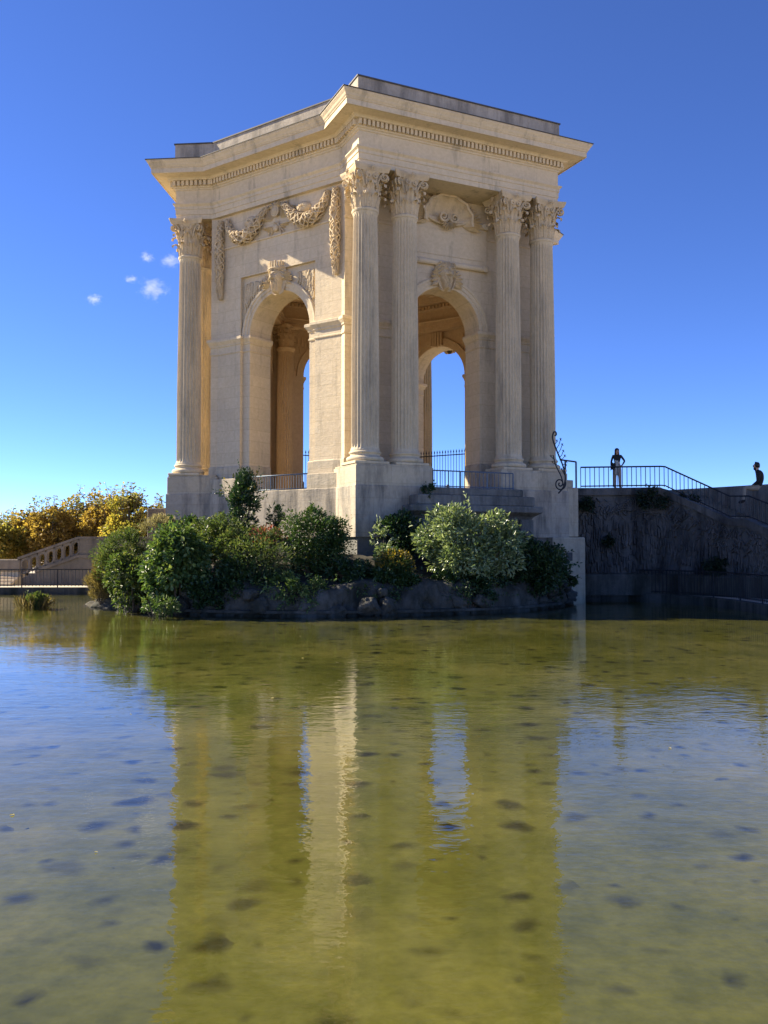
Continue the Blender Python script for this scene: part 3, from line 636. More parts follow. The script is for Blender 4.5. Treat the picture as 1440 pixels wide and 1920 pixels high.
# --- stepped water outlet below the near portico, corner block on its right
for nm, hw_, d0, d1, z0, z1 in (('slab',2.1,8.42,8.98,-1.10,-.83),('slab',2.5,8.42,9.18,-1.47,-1.105),('slab',2.8,8.42,9.30,-1.72,-1.475)):
    b = MB(); b.bbox(-hw_, hw_, -d1, -d0, z0, z1, .03); b.xf(lambda v: v+Vector((nz(v,2.1)*.02, nz(v,1.7)*.02, 0))); b.build(nm, M['oldstone'], pav, rz=frot(0))
b = MB(); b.loft([[(-w_,-8.42,z),(-w_,-d_,z),(w_,-d_,z),(w_,-8.42,z)] for w_, d_, z in ((2.75,9.25,-1.722),(2.6,8.95,-1.85),(2.5,8.75,-2.05),(2.45,8.66,-2.4),(2.45,8.62,-2.9))]); b.build('corbel', M['oldstone'], pav, rz=frot(0))
for s_ in (-2.3, 2.3):
    b = MB(); b.bbox(s_-.3, s_+.3, -8.95, -8.5, -2.6, -1.95, .04); b.build('bracket', M['oldstone'], pav, rz=frot(0))
b = MB(); b.bbox(4.62, 5.16, -8.35, -6.0, -2.6, -.62, .02); b.build('corner_block', M['plinth'], pav, rz=frot(0))
b = MB(); b.bbox(4.62, 4.95, -8.30, -6.0, -.615, -.32, .015); b.build('corner_block', M['plinth'], pav, rz=frot(0))
b = MB(); b.bbox(3.7, 5.28, -8.62, -6.0, -5.6, -2.62, .03); b.build('pier', M['plinth'], pav, rz=frot(0))
b = MB(); b.bbox(4.32, 4.62, -8.66, -8.60, -3.55, -3.22, .01); b.build('hole_shade_block', M['darkwall'], pav, rz=frot(0))  # raised dark block standing in for the shade inside a square hole

# ------------------------------------------------------------------ island
SHORE = [(-11.6,33.4),(-10.6,32.2),(-9.3,31.2),(-8.0,29.9),(-6.5,28.7),(-4.0,27.9),(-1.7,27.9),(.2,28.2),(1.4,28.5),(3.75,29.6),(5.3,30.9),(6.3,32.2),(7.1,34.0),(7.4,35.4),(6,41),(0,46),(-6,44),(-10.5,38.5),(-11.9,35.2)]
SH = np.array(SHORE)
def shore_dist(X, Y):
    n = len(SH); ins = np.zeros(X.shape, bool); dm = np.full(X.shape, 1e9)
    for i in range(n):
        x0, y0 = SH[i]; x1, y1 = SH[(i+1) % n]; c = ((y0 > Y) != (y1 > Y)) & (X < (x1-x0)*(Y-y0)/(y1-y0+1e-12)+x0); ins ^= c
        t = np.clip(((X-x0)*(x1-x0)+(Y-y0)*(y1-y0))/((x1-x0)**2+(y1-y0)**2), 0, 1); dm = np.minimum(dm, np.hypot(X-x0-t*(x1-x0), Y-y0-t*(y1-y0)))
    return np.where(ins, dm, -dm)
nx, ny = 110, 100; gx = np.linspace(-12.6, 8.2, nx); gy = np.linspace(27.2, 46.5, ny); GX, GY = np.meshgrid(gx, gy); DD = shore_dist(GX, GY)
def island_z(x, y, d):
    if d < -.15: return -.8
    left = max(0., min(1., (-7.2-x)/3.5)); h = .75*max(0, min(1, (d+.1)/.55))*(1-.75*left)+min(d, 3.4)*.40*(1-.5*left)
    return -.25+h+.16*mnoise.noise(Vector((x*1.3,y*1.3,0)))+.06*mnoise.noise(Vector((x*4,y*4,1)))
iv = [(float(GX[j,i]), float(GY[j,i]), island_z(float(GX[j,i]), float(GY[j,i]), float(DD[j,i]))) for j in range(ny) for i in range(nx)]
b = MB(); b.add(iv, [(j*nx+i, j*nx+i+1, (j+1)*nx+i+1, (j+1)*nx+i) for j in range(ny-1) for i in range(nx-1)])
island = tag(b.build('island', M['soil'], smooth=True), kind='structure')
def rock_mesh(seed):
    bm = bmesh.new(); bmesh.ops.create_icosphere(bm, subdivisions=4, radius=1); o = Vector((seed*7.3, seed*1.7, 0))
    for v in bm.verts:
        p = v.co.copy(); k = 1+.30*mnoise.noise(p*1.2+o)-.34*abs(mnoise.noise(p*2.1+o))-.22*abs(mnoise.noise(p*4.6+o*2))+.07*mnoise.noise(p*11+o); v.co = p*k
        for ax in (Vector((.8,.5,.3)), Vector((-.3,-.9,.2)), Vector((.1,-.4,.9))):
            a = ax.normalized(); q = v.co.dot(a)
            if q > .66: v.co -= a*(q-.66)*.8
    me = bpy.data.meshes.new('rock'); bm.to_mesh(me); bm.free(); me.materials.append(M['rock']); me.polygons.foreach_set('use_smooth', [True]*len(me.polygons)); return me
rocks = [rock_mesh(i+1) for i in range(8)]
path = []
for i in range(1, 13):
    p0, p1 = Vector(SHORE[i]), Vector(SHORE[i+1]); n = max(2, int((p1-p0).length/.07)); path += [p0.lerp(p1, j/n) for j in range(n)]
sm = [sum((path[max(0,min(len(path)-1,i+k))] for k in range(-9,10)), Vector((0,0)))/19 for i in range(len(path))]
PRF = [(-.05,-.4),(.0,.0),(.03,.12),(.05,.24),(.08,.36),(.11,.48),(.15,.60),(.20,.72),(.27,.83),(.37,.92),(.50,.98),(.65,1.02),(.85,1.05),(1.1,1.0)]
def bank(i, o, z):
    q = sm[i]; t = (sm[min(i+1,len(sm)-1)]-sm[max(i-1,0)]).normalized(); n_ = Vector((-t.y, t.x)); w = Vector((q.x, q.y, z)); lo = 1-.55*max(0, min(1, (-7.0-q.x)/2.5))
    big = mnoise.noise(w*Vector((.8,.8,.8)).x); cr = abs(mnoise.noise(w*1.9+Vector((3,1,0)))); cr2 = abs(mnoise.noise(w*4.5)); f = mnoise.noise(w*11)
    d = -.30*big+.34*cr+.16*cr2+.05*f-.10; h = lo*(1+.30*mnoise.noise(Vector((q.x*.9,q.y*.9,7)))) if z > 0 else 1
    return (q.x+n_.x*(o+d), q.y+n_.y*(o+d), z*h+(.10*cr2 if z > .3 else 0))
b = MB(); b.loft([[bank(i, o, z) for o, z in PRF] for i in range(len(sm))], closed=False); b.build('rock_bank', M['rock'], island, smooth=True)
rd = random.Random(21)
for i in range(26):
    q = sm[rd.randrange(len(sm))]; lf = max(0, min(1, (-6.8-q.x)/2)); o = link('rock', rocks[rd.randrange(8)], island, (q.x+rd.uniform(-.1,.1), q.y+rd.uniform(-.02,.25), rd.uniform(.05,.75)*(1-.6*lf))); s_ = rd.uniform(.22,.5)
    o.scale = (s_*rd.uniform(.9,1.3), s_*rd.uniform(.7,1), s_*rd.uniform(.6,1.0)); o.rotation_euler = (rd.uniform(-.4,.4), rd.uniform(-.4,.4), rd.uniform(0,6.3))
b = MB(); so = [Vector(p) for p in SHORE[2:14]]; rings = []
for i, q in enumerate(so):
    t = (so[min(i+1,len(so)-1)]-so[max(i-1,0)]).normalized(); n_ = Vector((-t.y, t.x)); a_ = q-n_*.16; c_ = q+n_*.4
    rings.append([(c_.x,c_.y,.08),(a_.x,a_.y,.09),(a_.x,a_.y,.17),(c_.x,c_.y,.20)])
b.loft(rings, closed=False); b.build('ledge', M['rock'], island)

# ------------------------------------------------------------------ foliage
def leaf_mesh(name, mat, pts, dirs, nrms, size, aspect, rnd, fold=.25):
    n = len(pts); d = dirs/np.linalg.norm(dirs, axis=1, keepdims=True); s = np.cross(d, nrms); s /= np.linalg.norm(s, axis=1, keepdims=True)+1e-9; u = np.cross(s, d)
    L = size[:,None]; Wd = L*aspect
    V = np.stack([pts, pts+d*L*.28+s*Wd*.42+u*Wd*fold, pts+d*L*.68+s*Wd*.40+u*Wd*fold*.8, pts+d*L-u*L*.10, pts+d*L*.68-s*Wd*.40+u*Wd*fold*.8, pts+d*L*.28-s*Wd*.42+u*Wd*fold], 1).reshape(-1, 3)
    me = bpy.data.meshes.new(name); me.vertices.add(6*n); me.vertices.foreach_set('co', V.ravel().astype(np.float32))
    k = np.arange(n)[:,None]*6; loops = np.concatenate([k+np.array([0,1,2,3]), k+np.array([0,3,4,5])], 1).reshape(-1)
    me.loops.add(8*n); me.loops.foreach_set('vertex_index', loops.astype(np.int32)); me.polygons.add(2*n); me.polygons.foreach_set('loop_start', np.arange(0, 8*n, 4, dtype=np.int32))
    at = me.attributes.new('rnd', 'FLOAT', 'FACE'); at.data.foreach_set('value', np.repeat(np.clip(rnd,0,1),2).astype(np.float32))
    me.materials.append(mat); me.update(calc_edges=True); me.validate(); return me
def clumped(rng, c, rad, ncl, nleaf, clr, shape='ellipsoid', top_bias=.0):
    cl = []
    while len(cl) < ncl:
        p = rng.uniform(-1, 1, 3); r = np.linalg.norm(p)
        if shape == 'cone':
            p[2] = rng.uniform(-1, 1); w = ((1-p[2])/2)**.75*.95+.05; a = rng.uniform(0, 6.283); q = np.sqrt(rng.uniform(.2, 1)); p[0] = w*q*np.cos(a); p[1] = w*q*np.sin(a)
        elif r > 1 or r < .35: continue
        cl.append(p)
    cl = np.array(cl); idx = rng.integers(0, ncl, nleaf); off = rng.normal(size=(nleaf,3)); off /= np.linalg.norm(off, axis=1, keepdims=True); rr = rng.uniform(.25, 1, nleaf)**.5
    csz = rng.uniform(.6, 1.3, ncl)[idx]
    pts = np.array(c)+(cl[idx])*np.array(rad)*.86+off*(rr*clr*csz)[:,None]
    out = (pts-np.array(c))/np.array(rad); out /= np.linalg.norm(out, axis=1, keepdims=True)+1e-9
    crn = rng.uniform(-.18, .18, ncl)[idx]
    return pts, off*.7+out*.5, crn, cl
def bush(name, label, cat, box, depth, dr, mat, ncl, nleaf, ls, asp, shape='ellipsoid', seed=1, up=.25, group=None, clr=None, extra=None, stems=True):
    rng = np.random.default_rng(seed); u0, v0, u1, v1 = box; c = W((u0+u1)/2, (v0+v1)/2, depth); rx = (u1-u0)/2*depth/1661; rz_ = (v1-v0)/2*depth/1661
    e = empty(name, (c.x, c.y, c.z-rz_)); tag(e, label, cat, group); o = np.array([0,0,rz_])
    clr = clr or min(rx,rz_)*.33
    nleaf = int(nleaf*2.0); ls *= .85; pts, od, crn, cl = clumped(rng, o, (rx-clr*.15, dr, rz_-clr*.15), ncl, nleaf, clr, shape)
    sp, sd = [], []
    for q in range(int(6+ncl*.35)):          # loose shoots breaking the outline
        d0 = rng.normal(size=3); d0[2] = abs(d0[2])*.8+.1*d0[2]; d0 /= np.linalg.norm(d0); l0 = rng.uniform(.9, 1.28); bend = rng.normal(size=3)*.12
        for z in np.linspace(.75, l0, 9): sp.append(o+d0*np.array((rx,dr,rz_))*z+bend*(z-.7)+rng.normal(size=3)*ls*.25); sd.append(d0+rng.normal(size=3)*.7)
    pts = np.concatenate([pts, np.array(sp)]); od = np.concatenate([od, np.array(sd)]); crn = np.concatenate([crn, np.full(len(sp), .1)])
    dirs = od+rng.normal(size=pts.shape)*.55+np.array([0,0,up]); nr = od+rng.normal(size=pts.shape)*.6+np.array([0,0,.8])
    rnd = np.clip(rng.beta(2,2,len(pts))+crn, 0, 1)
    link('foliage', leaf_mesh('foliage', mat, pts, dirs, nr, ls*rng.uniform(.55,1.3,len(pts)), asp, rnd), e)
    if stems:
        b = MB()
        for i in range(min(ncl, 14)):
            q = Vector(o+cl[i]*np.array((rx,dr,rz_))*.8); a = Vector((q.x*.25, q.y*.25, -.1)); b.tube([a, a.lerp(q,.5)+Vector((rng.normal()*.05, rng.normal()*.05, .05)), q], lambda t: .022-.014*t, 5)
        b.build('stems', M['bark'], e)
    if extra: extra(e, rng, o, (rx,dr,rz_))
    return e
def flowers(mat, n, size, zlo=-.2, name='blossom'):
    def f(e, rng, o, rad):
        p = rng.normal(size=(n,3)); p /= np.linalg.norm(p, axis=1, keepdims=True); p[:,2] = np.where(p[:,2] < zlo, -p[:,2], p[:,2]); pts = o+p*np.array(rad)*rng.uniform(.75,1.02,n)[:,None]
        link(name, leaf_mesh(name, mat, pts, p+rng.normal(size=p.shape)*.4+[0,0,.5], rng.normal(size=p.shape)+[0,-.6,.6], size*rng.uniform(.6,1.3,n), .6, rng.uniform(0,1,n)), e)
    return f
def blades(name, label, cat, box, depth, dr, mat, n, width, seed=1, lean=.25, hmin=.45, part='blades'):
    rng = np.random.default_rng(seed); u0, v0, u1, v1 = box; c = W((u0+u1)/2, v1, depth); rx = (u1-u0)/2*depth/1661; H = (v1-v0)*depth/1661
    e = empty(name, (c.x,c.y,c.z)); tag(e, label, cat); pts = np.stack([rng.normal(size=n)*rx*.42, rng.normal(size=n)*dr*.5, np.full(n,-.12)], 1)
    d = np.stack([rng.normal(size=n)*lean+pts[:,0]/rx*.22, rng.normal(size=n)*lean, np.ones(n)], 1); L = H*rng.uniform(hmin,1.05,n)
    link(part, leaf_mesh(part, mat, pts, d, rng.normal(size=(n,3))+[0,-1.5,0], L, width, rng.uniform(0,1,n)), e); return e
bush('feathery_shrub', 'feathery grey-green shrub at the far left end of the island', 'shrub', (182,985,285,1132), 31.6, 1.0, M['lf_feather'], 42, 5200, .13, .26, seed=2, up=.6)
bush('reed_tuft', 'brown and ochre reedy plants at the water edge on the left tip of the island', 'reeds', (160,1045,228,1140), 31.9, .7, M['lf_reed'], 34, 3000, .17, .10, seed=3, up=1.2)
bush('broadleaf_vine', 'bright broad-leaved climber hanging over the rocks on the left of the island', 'climber', (268,985,402,1152), 29.0, .9, M['lf_broad'], 48, 4600, .19, .62, seed=4, up=-.25)
bush('pale_climber', 'pale yellow-green climber low over the left rocks beside the feathery shrub', 'climber', (198,1035,300,1140), 29.9, .8, M['lf_feather'], 34, 3000, .16, .5, seed=5, up=-.1)
bush('dry_grass', 'pale fluffy dry grass on top of the left bushes', 'grass tuft', (262,966,345,1012), 30.8, .6, M['lf_fluff'], 26, 2400, .16, .07, seed=6, up=.9, stems=False)
bush('mixed_green_shrub', 'mid-green shrub below the cone-shaped evergreen', 'shrub', (350,965,488,1060), 30.2, .9, M['lf_feather'], 38, 4600, .12, .35, seed=7)
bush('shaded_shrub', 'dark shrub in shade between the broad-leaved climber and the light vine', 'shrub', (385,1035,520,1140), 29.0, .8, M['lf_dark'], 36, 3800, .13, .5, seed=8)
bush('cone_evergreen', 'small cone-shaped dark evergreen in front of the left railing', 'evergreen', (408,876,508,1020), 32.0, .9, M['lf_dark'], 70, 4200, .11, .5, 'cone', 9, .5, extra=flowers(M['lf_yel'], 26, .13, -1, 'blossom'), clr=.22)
bush('sprig_shrub', 'thin dark sprigs casting shadows on the plinth right of the cone evergreen', 'shrub', (500,938,535,1000), 32.2, .35, M['lf_dark'], 12, 420, .11, .4, seed=10, up=.9)
bush('red_flowering_shrub', 'shrub covered with small red flowers beside the round green bush', 'flowering shrub', (462,985,540,1062), 29.9, .7, M['lf_feather'], 26, 2300, .10, .3, seed=11, up=.7, extra=flowers(M['lf_red'], 420, .085, -.1))
bush('round_bush', 'dense round dark green bush in front of the sunlit plinth corner', 'bush', (526,948,655,1080), 29.9, 1.0, M['lf_round'], 60, 6200, .11, .5, seed=12)
bush('dark_groundcover_shrub', 'dark low shrub in shade between the round bush and the yellow-topped bush', 'shrub', (585,1052,735,1112), 29.2, .7, M['lf_dark'], 30, 2600, .12, .5, seed=13)
bush('light_vine', 'light-leaved vine trailing down the rocks to the water below the round bush', 'climber', (478,1062,628,1152), 28.2, .5, M['lf_broad'], 26, 1300, .15, .45, seed=14, up=-.2)
bush('sapling', 'thin pale-leaved sapling left of the large pale bush', 'sapling', (697,978,737,1072), 30.2, .35, M['lf_fig'], 9, 230, .17, .4, seed=15, up=.3)
bush('yellow_topped_bush', 'small round bush with yellowing top leaves near the sapling', 'bush', (702,1030,780,1104), 29.2, .65, M['lf_round'], 34, 2600, .085, .5, seed=16, extra=flowers(M['lf_yel'], 620, .085, .15))
bush('pale_glossy_bush', 'large bush with pale glossy leaves below the stepped outlet', 'bush', (770,945,992,1100), 30.0, 1.3, M['lf_fig'], 62, 4600, .20, .40, seed=17, up=.15)
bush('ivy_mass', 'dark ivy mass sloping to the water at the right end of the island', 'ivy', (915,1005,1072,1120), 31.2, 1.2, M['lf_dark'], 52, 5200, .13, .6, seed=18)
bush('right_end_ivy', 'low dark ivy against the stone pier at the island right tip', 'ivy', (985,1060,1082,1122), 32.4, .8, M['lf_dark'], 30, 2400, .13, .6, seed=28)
bush('foot_shrub', 'dark leafy shrub at the foot of the left plinth behind the dry grass', 'shrub', (300,968,420,1040), 31.4, .8, M['lf_round'], 34, 3000, .12, .5, seed=60)
bush('rock_ivy', 'dark ivy spreading over the rocks under the broad-leaved climber', 'ivy', (330,1075,480,1150), 28.5, .4, M['lf_dark'], 30, 2600, .13, .6, seed=61, stems=False)
bush('shade_ivy', 'dark ivy over the bank between the yellow-topped bush and the pale bush', 'ivy', (640,1062,800,1115), 29.0, .6, M['lf_dark'], 34, 2800, .12, .6, seed=62, stems=False)
bush('plinth_ivy', 'dark ivy in the corner behind the sapling against the plinth', 'ivy', (700,955,800,1080), 31.2, .5, M['lf_dark'], 40, 3000, .12, .6, seed=63, stems=False)
bush('bank_ivy', 'dark ivy below the large pale bush above the right rocks', 'ivy', (800,1062,960,1112), 29.6, .5, M['lf_dark'], 30, 2400, .12, .6, seed=64, stems=False)
bush('bramble', 'loose brownish bramble tangled between the broad-leaved climber and the round bush', 'bramble', (400,1005,560,1100), 28.9, .6, M['lf_feather'], 30, 1500, .13, .3, seed=71, up=.2, clr=.45)
bush('overhanging_creeper', 'sparse creeper hanging over the rock face below the yellow-topped bush', 'creeper', (620,1085,770,1140), 28.6, .35, M['lf_round'], 22, 700, .11, .5, seed=72, up=-.5, clr=.25)
bush('bank_creeper', 'sparse dark creeper hanging over the rock face below the large pale bush', 'creeper', (790,1088,960,1138), 29.2, .35, M['lf_dark'], 24, 900, .11, .5, seed=73, up=-.5, clr=.25)
bush('trailing_plant', 'light trailing plant dipping into the pond below the left rocks', 'water plant', (258,1118,338,1162), 27.9, .4, M['lf_broad'], 14, 420, .15, .3, seed=19, up=0)
bush('middle_shrub', 'olive shrub between the dry grass and the red flowering shrub', 'shrub', (395,990,475,1070), 29.6, .7, M['lf_feather'], 26, 2200, .12, .4, seed=29)
e = blades('water_sedge', 'clump of green and orange sedge standing in the pond by the left fence', 'sedge', (40,1104,96,1137), 32.2, .5, M['lf_reed'], 420, .022, 20, .45)
bush('water_sedge_shrub', 'leafy green growth in the middle of the pond sedge', 'water plant', (50,1110,88,1140), 32.0, .35, M['lf_feather'], 14, 700, .10, .3, seed=21, up=.8)
bush('balcony_weed', 'dark weed hanging at the left end of the outlet steps', 'weed', (786,905,822,940), 32.0, .22, M['lf_dark'], 10, 420, .09, .5, seed=22, stems=False)

# autumn trees beyond the left stairs
def tree(label, u, vtop, wpx, depth, mat, seed):
    rng = np.random.default_rng(seed); base = W(u, 1000, depth); top = W(u, vtop, depth).z; rx = wpx/2*depth/1661; g = .24; H = top-g
    e = empty('autumn_tree', (base.x, base.y, g)); tag(e, label, 'tree', 'autumn trees beyond the stairs'); b = MB()
    b.tube([(0,0,-.2),(.05,0,H*.25),(-.04,.05,H*.5),(.0,0,H*.72)], lambda t: .17-.10*t, 8)
    c = np.array([0,0,H*.52]); rad = np.array([rx*1.05, rx*1.0, H*.40])
    pts, od, crn, cl = clumped(rng, c, rad, 44, 7000, rx*.30)
    for i in range(16):
        q = Vector(c+cl[i]*rad*.85); b.tube([(0,0,H*rng.uniform(.2,.45)), Vector((q.x*.5,q.y*.5,(q.z+H*.35)/2+.1)), q], lambda t: .055-.04*t, 5)
    P2, D2 = [], []
    for i in range(15):                      # upright shoots with sparse leaves
        x, y = rng.normal()*rx*.55, rng.normal()*rx*.5; z0 = H*rng.uniform(.62,.8); z1 = H*rng.uniform(.82,1.06); lx = rng.normal()*.25
        b.tube([(x*.15,y*.15,H*.42),(x,y,z0-.2),(x+lx*.5,y,(z0+z1)/2),(x+lx,y,z1)], lambda t: .02-.012*t, 4)
        for j in range(26): t = rng.uniform(.1,1); P2.append((x+lx*t+rng.normal()*.12, y+rng.normal()*.12, z0+(z1-z0)*t)); D2.append((rng.normal(), rng.normal(), rng.uniform(-.2,.9)))
    b.build('trunk', M['bark'], e, smooth=True)
    rnd = np.clip(rng.beta(2,2,len(pts))+crn, 0, 1)
    cr = link('crown', leaf_mesh('crown', mat, pts, od+rng.normal(size=pts.shape)*.6+[0,0,-.1], rng.normal(size=pts.shape)+[0,0,1], .19*rng.uniform(.6,1.3,len(pts)), .75, rnd), e)
    P2 = np.array(P2); D2 = np.array(D2); link('shoot_leaves', leaf_mesh('shoot_leaves', M['lf_top'], P2, D2, rng.normal(size=P2.shape)+[0,0,1], .21*rng.uniform(.6,1.2,len(P2)), .55, rng.uniform(0,1,len(P2))), cr)
tree('leftmost autumn tree at the picture edge behind the stone block', -2, 962, 110, 57, M['lf_aut2'], 31)
tree('golden autumn tree behind the low end of the balustrade', 50, 952, 105, 59, M['lf_aut'], 32)
tree('orange autumn tree behind the middle of the balustrade', 100, 938, 105, 58, M['lf_aut'], 33)
tree('yellow autumn tree behind the upper end of the balustrade', 150, 918, 110, 60, M['lf_aut'], 34)
tree('tall golden autumn tree left of the tallest one', 198, 912, 100, 58, M['lf_aut'], 35)
tree('tallest half-green autumn tree near the pavilion', 242, 906, 105, 56, M['lf_aut2'], 36)
tree('orange autumn tree touching the pavilion left edge', 290, 928, 90, 57, M['lf_aut'], 37)
tree('half-green autumn tree behind the stone block', 22, 985, 110, 63, M['lf_aut2'], 38)
tree('low orange autumn tree filling the gap behind the balustrade top', 175, 962, 130, 63, M['lf_aut'], 39)
tree('low golden autumn tree filling the gap behind the balustrade middle', 110, 975, 130, 64, M['lf_aut'], 40)
tree('dark half-green autumn tree behind the feathery shrub', 262, 962, 110, 62, M['lf_aut2'], 41)

# ------------------------------------------------------------------ left stairs: balustrade, block, steps, fence
YB = 45.0
stair = empty('stone_staircase', (W(100,1068,YB).x, YB, .24)); tag(stair, 'stone staircase with pierced balustrade rising behind the left fence', 'staircase'); ox = stair.location.copy()
def sl(x):                                  # top line of the balustrade
    xa, xb = W(52,0,YB).x, W(160,0,YB).x; t = min(1, max(0, (x-xa)/(xb-xa))); return 1.50+(2.55-1.50)*t
xa, xb, xc = W(50,0,YB).x, W(160,0,YB).x, W(330,0,YB).x
def pierced(x0, x1, h=.80, th=.26):
    b = MB(); xm = (x0+x1)/2; hw_ = (x1-x0)/2; N = 24
    def pt(a, k):
        c, s_ = math.cos(a), math.sin(a); ex = .30 if k else None
        if k: return xm+.150*math.copysign(abs(c)**.6, c), -h/2-.01+.29*math.copysign(abs(s_)**.6, s_)
        m = max(abs(c)/hw_, abs(s_)/(h/2)); return xm+c/m, -h/2+s_/m
    for y in (0, th):
        O = [pt(2*PI*i/N+PI/N, 0) for i in range(N)]; I = [pt(2*PI*i/N+PI/N, 1) for i in range(N)]
        b.loft([[(x,y,sl(x)+z) for x, z in O], [(x,y,sl(x)+z) for x, z in I]])
    I = [pt(2*PI*i/N+PI/N, 1) for i in range(N)]; b.loft([[(x,0,sl(x)+z) for x, z in I], [(x,th,sl(x)+z) for x, z in I]]); return b
n = 7
for i in range(n):
    x0 = xa+.15+(xb-xa-.1)*i/n; x1 = xa+.15+(xb-xa-.1)*(i+1)/n; b = pierced(x0, x1); b.xf(lambda v: v-Vector((ox.x, 0, ox.z))); b.build('pierced_panel', M['stairstone'], stair)
b = MB(); b.loft([[(x,-.06,sl(x)+.002-(0 if x < xb else 0)),(x,-.06,sl(x)+.13),(x,.32,sl(x)+.13),(x,.32,sl(x)+.002)] for x in (xa,xb,xb+.4,xc)], True, True); b.xf(lambda v: v-Vector((ox.x,0,ox.z))); b.build('coping', M['stairstone'], stair)
b = MB(); b.box(xb+.06, xc, 0, .26, 1.6, 2.552); b.xf(lambda v: v-Vector((ox.x,0,ox.z))); b.build('parapet', M['stairstone'], stair)
b = MB(); b.loft([[(x,-.10,sl(x)-.95),(x,-.10,sl(x)-.80),(x,.36,sl(x)-.80),(x,.36,sl(x)-.95)] for x in (xa+.9,xb,xc)], True, True); b.xf(lambda v: v-Vector((ox.x,0,ox.z))); b.build('string_stone', M['stairstone'], stair)
b = MB(); b.loft([[(x,.0,.0),(x,.0,sl(x)-.955),(x,3.0,sl(x)-.955),(x,3.0,.0)] for x in (xa+.25,xb,xc)], True, True); b.xf(lambda v: v-Vector((ox.x,0,ox.z))); b.build('side_wall', M['stairstone'], stair)
b = MB(); b.bbox(W(3,0,YB).x, xa+.14, -.05, .9, .93, 1.52, .04); b.xf(lambda v: v-Vector((ox.x,0,ox.z))); b.build('end_block', M['stairstone'], stair)
b = MB(); b.bbox(W(-20,0,YB).x, xa+.05, .1, .8, .24, .928, .03); b.xf(lambda v: v-Vector((ox.x,0,ox.z))); b.build('end_pedestal', M['stone'], stair)
for i in range(3):
    b = MB(); b.bbox(-24, xa+.2, -.5-.42*i, -.02-.42*i, .20, .66-.14*i, .015); b.xf(lambda v: v-Vector((ox.x,0,ox.z))); b.build('step', M['stone'], stair)
b = MB(); b.bbox(W(286,0,48).x, W(318,0,48).x, 0, .8, 1.2, 4.25, .04); b.xf(lambda v: v-Vector((0,0,1.2)));
o = b.build('stone_gatepost', M['stairstone'], loc=(0,48,1.2)); tag(o, 'weathered stone post at the foot of the pavilion left plinth', 'post')

def railing(name, label, pts, height, spacing, mat, rail_r=.026, bar_r=.014, group=None, bottom=True, top=True, posts=0, spike=False):
    pts = [Vector(p) for p in pts]; o0 = pts[0].copy(); e = empty(name, o0); tag(e, label, 'railing', group); up = Vector((0,0,height))
    def bar(path, r): b = MB(); b.tube([p-o0 for p in path], r, 6); return b
    if top: bar([p+up for p in pts], rail_r).build('top_rail', mat, e, smooth=True)
    if bottom: bar([p+Vector((0,0,.06)) for p in pts], rail_r*.8).build('bottom_rail', mat, e, smooth=True)
    b = MB(); b.tube([(0,0,.0),(0,0,height+(.12 if spike else 0))], bar_r, 5)
    if spike: b.lathe([(bar_r,height+.10),(.035,height+.16),(.0,height+.30)], 6)
    bm_ = b.mesh('bar', mat); b = MB(); b.tube([(0,0,-.05),(0,0,height)], rail_r*1.1, 6); pm_ = b.mesh('post', mat)
    L = [0]
    for i in range(len(pts)-1): L.append(L[-1]+(pts[i+1]-pts[i]).length)
    n = int(L[-1]/spacing)
    for j in range(n+1):
        s_ = L[-1]*j/n; i = max(k for k in range(len(L)-1) if L[k] <= s_+1e-9); q = pts[i].lerp(pts[i+1], (s_-L[i])/(L[i+1]-L[i]))-o0
        pst = posts and j % posts == 0; link('post' if pst else 'bar', pm_ if pst else bm_, e, q)
    return e
railing('pond_fence', 'dark iron fence along the far left pond edge', [(-22,41.2,.3),(-18.5,41.75,.3),(-12.2,41.85,.3)], .80, .165, M['iron'], group='pond fences', posts=10)
railing('pond_fence', 'dark iron fence curving along the right pond edge', [(8.9,37.45,.3),(9.7,37.05,.3),(11.45,35.65,.3),(12.38,34.05,.3),(12.75,32,.3),(12.8,29,.3),(13.3,25.5,.3)], .92, .15, M['iron'], group='pond fences', posts=12)
railing('balcony_railing', 'blue-grey railing across the right arch above the outlet steps', [P(8.8,-1.72,0,-.83), P(8.8,1.75,0,-.83)], .63, .165, M['bluesteel'], posts=7, rail_r=.024, bar_r=.012)
railing('balcony_railing', 'grey railing across the left arch above the sunlit plinth', [P(7.2,-1.88,-60,-.80), P(7.2,1.88,-60,-.80)], .62, .13, M['bluesteel'], posts=14, rail_r=.026, bar_r=.011)
for k, lab in ((120,'spiked iron gate seen through the right arch'), (180,'spiked iron gate seen through the left arch')):
    g = railing('iron_gate', lab, [P(6.1,-1.58,k,FL), P(6.1,1.58,k,FL)], 2.55, .16, M['iron'], group='spiked gates', spike=True, bar_r=.014, rail_r=.026); g['category'] = 'gate'

# ------------------------------------------------------------------ right terrace with carved wall and stairs
TER = [(7.9,36.55),(11.45,36.55),(12.6,38.6),(13.2,40.6),(11,45.5),(2.5,47.5),(4.2,41.5),(6.9,38.6)]
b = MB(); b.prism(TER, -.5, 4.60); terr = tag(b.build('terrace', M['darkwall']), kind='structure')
WP = [(7.95,36.5,4.58),(11.4,36.5,4.62),(13.5,34.5,3.28),(13.95,34.05,3.26),(14.6,32.8,2.72),(16.8,28.4,.9)]
wall_t = empty('carved_retaining_wall', (7.95,36.5,.24)); tag(wall_t, 'dark retaining wall carved with stone icicles right of the pavilion', 'wall'); wo = wall_t.location.copy()
def offs(i, o):
    a, c = Vector(WP[max(i-1,0)][:2]), Vector(WP[min(i+1,len(WP)-1)][:2]); t = (c-a).normalized(); n_ = Vector((t.y,-t.x)); return Vector(WP[i][:2])+n_*o
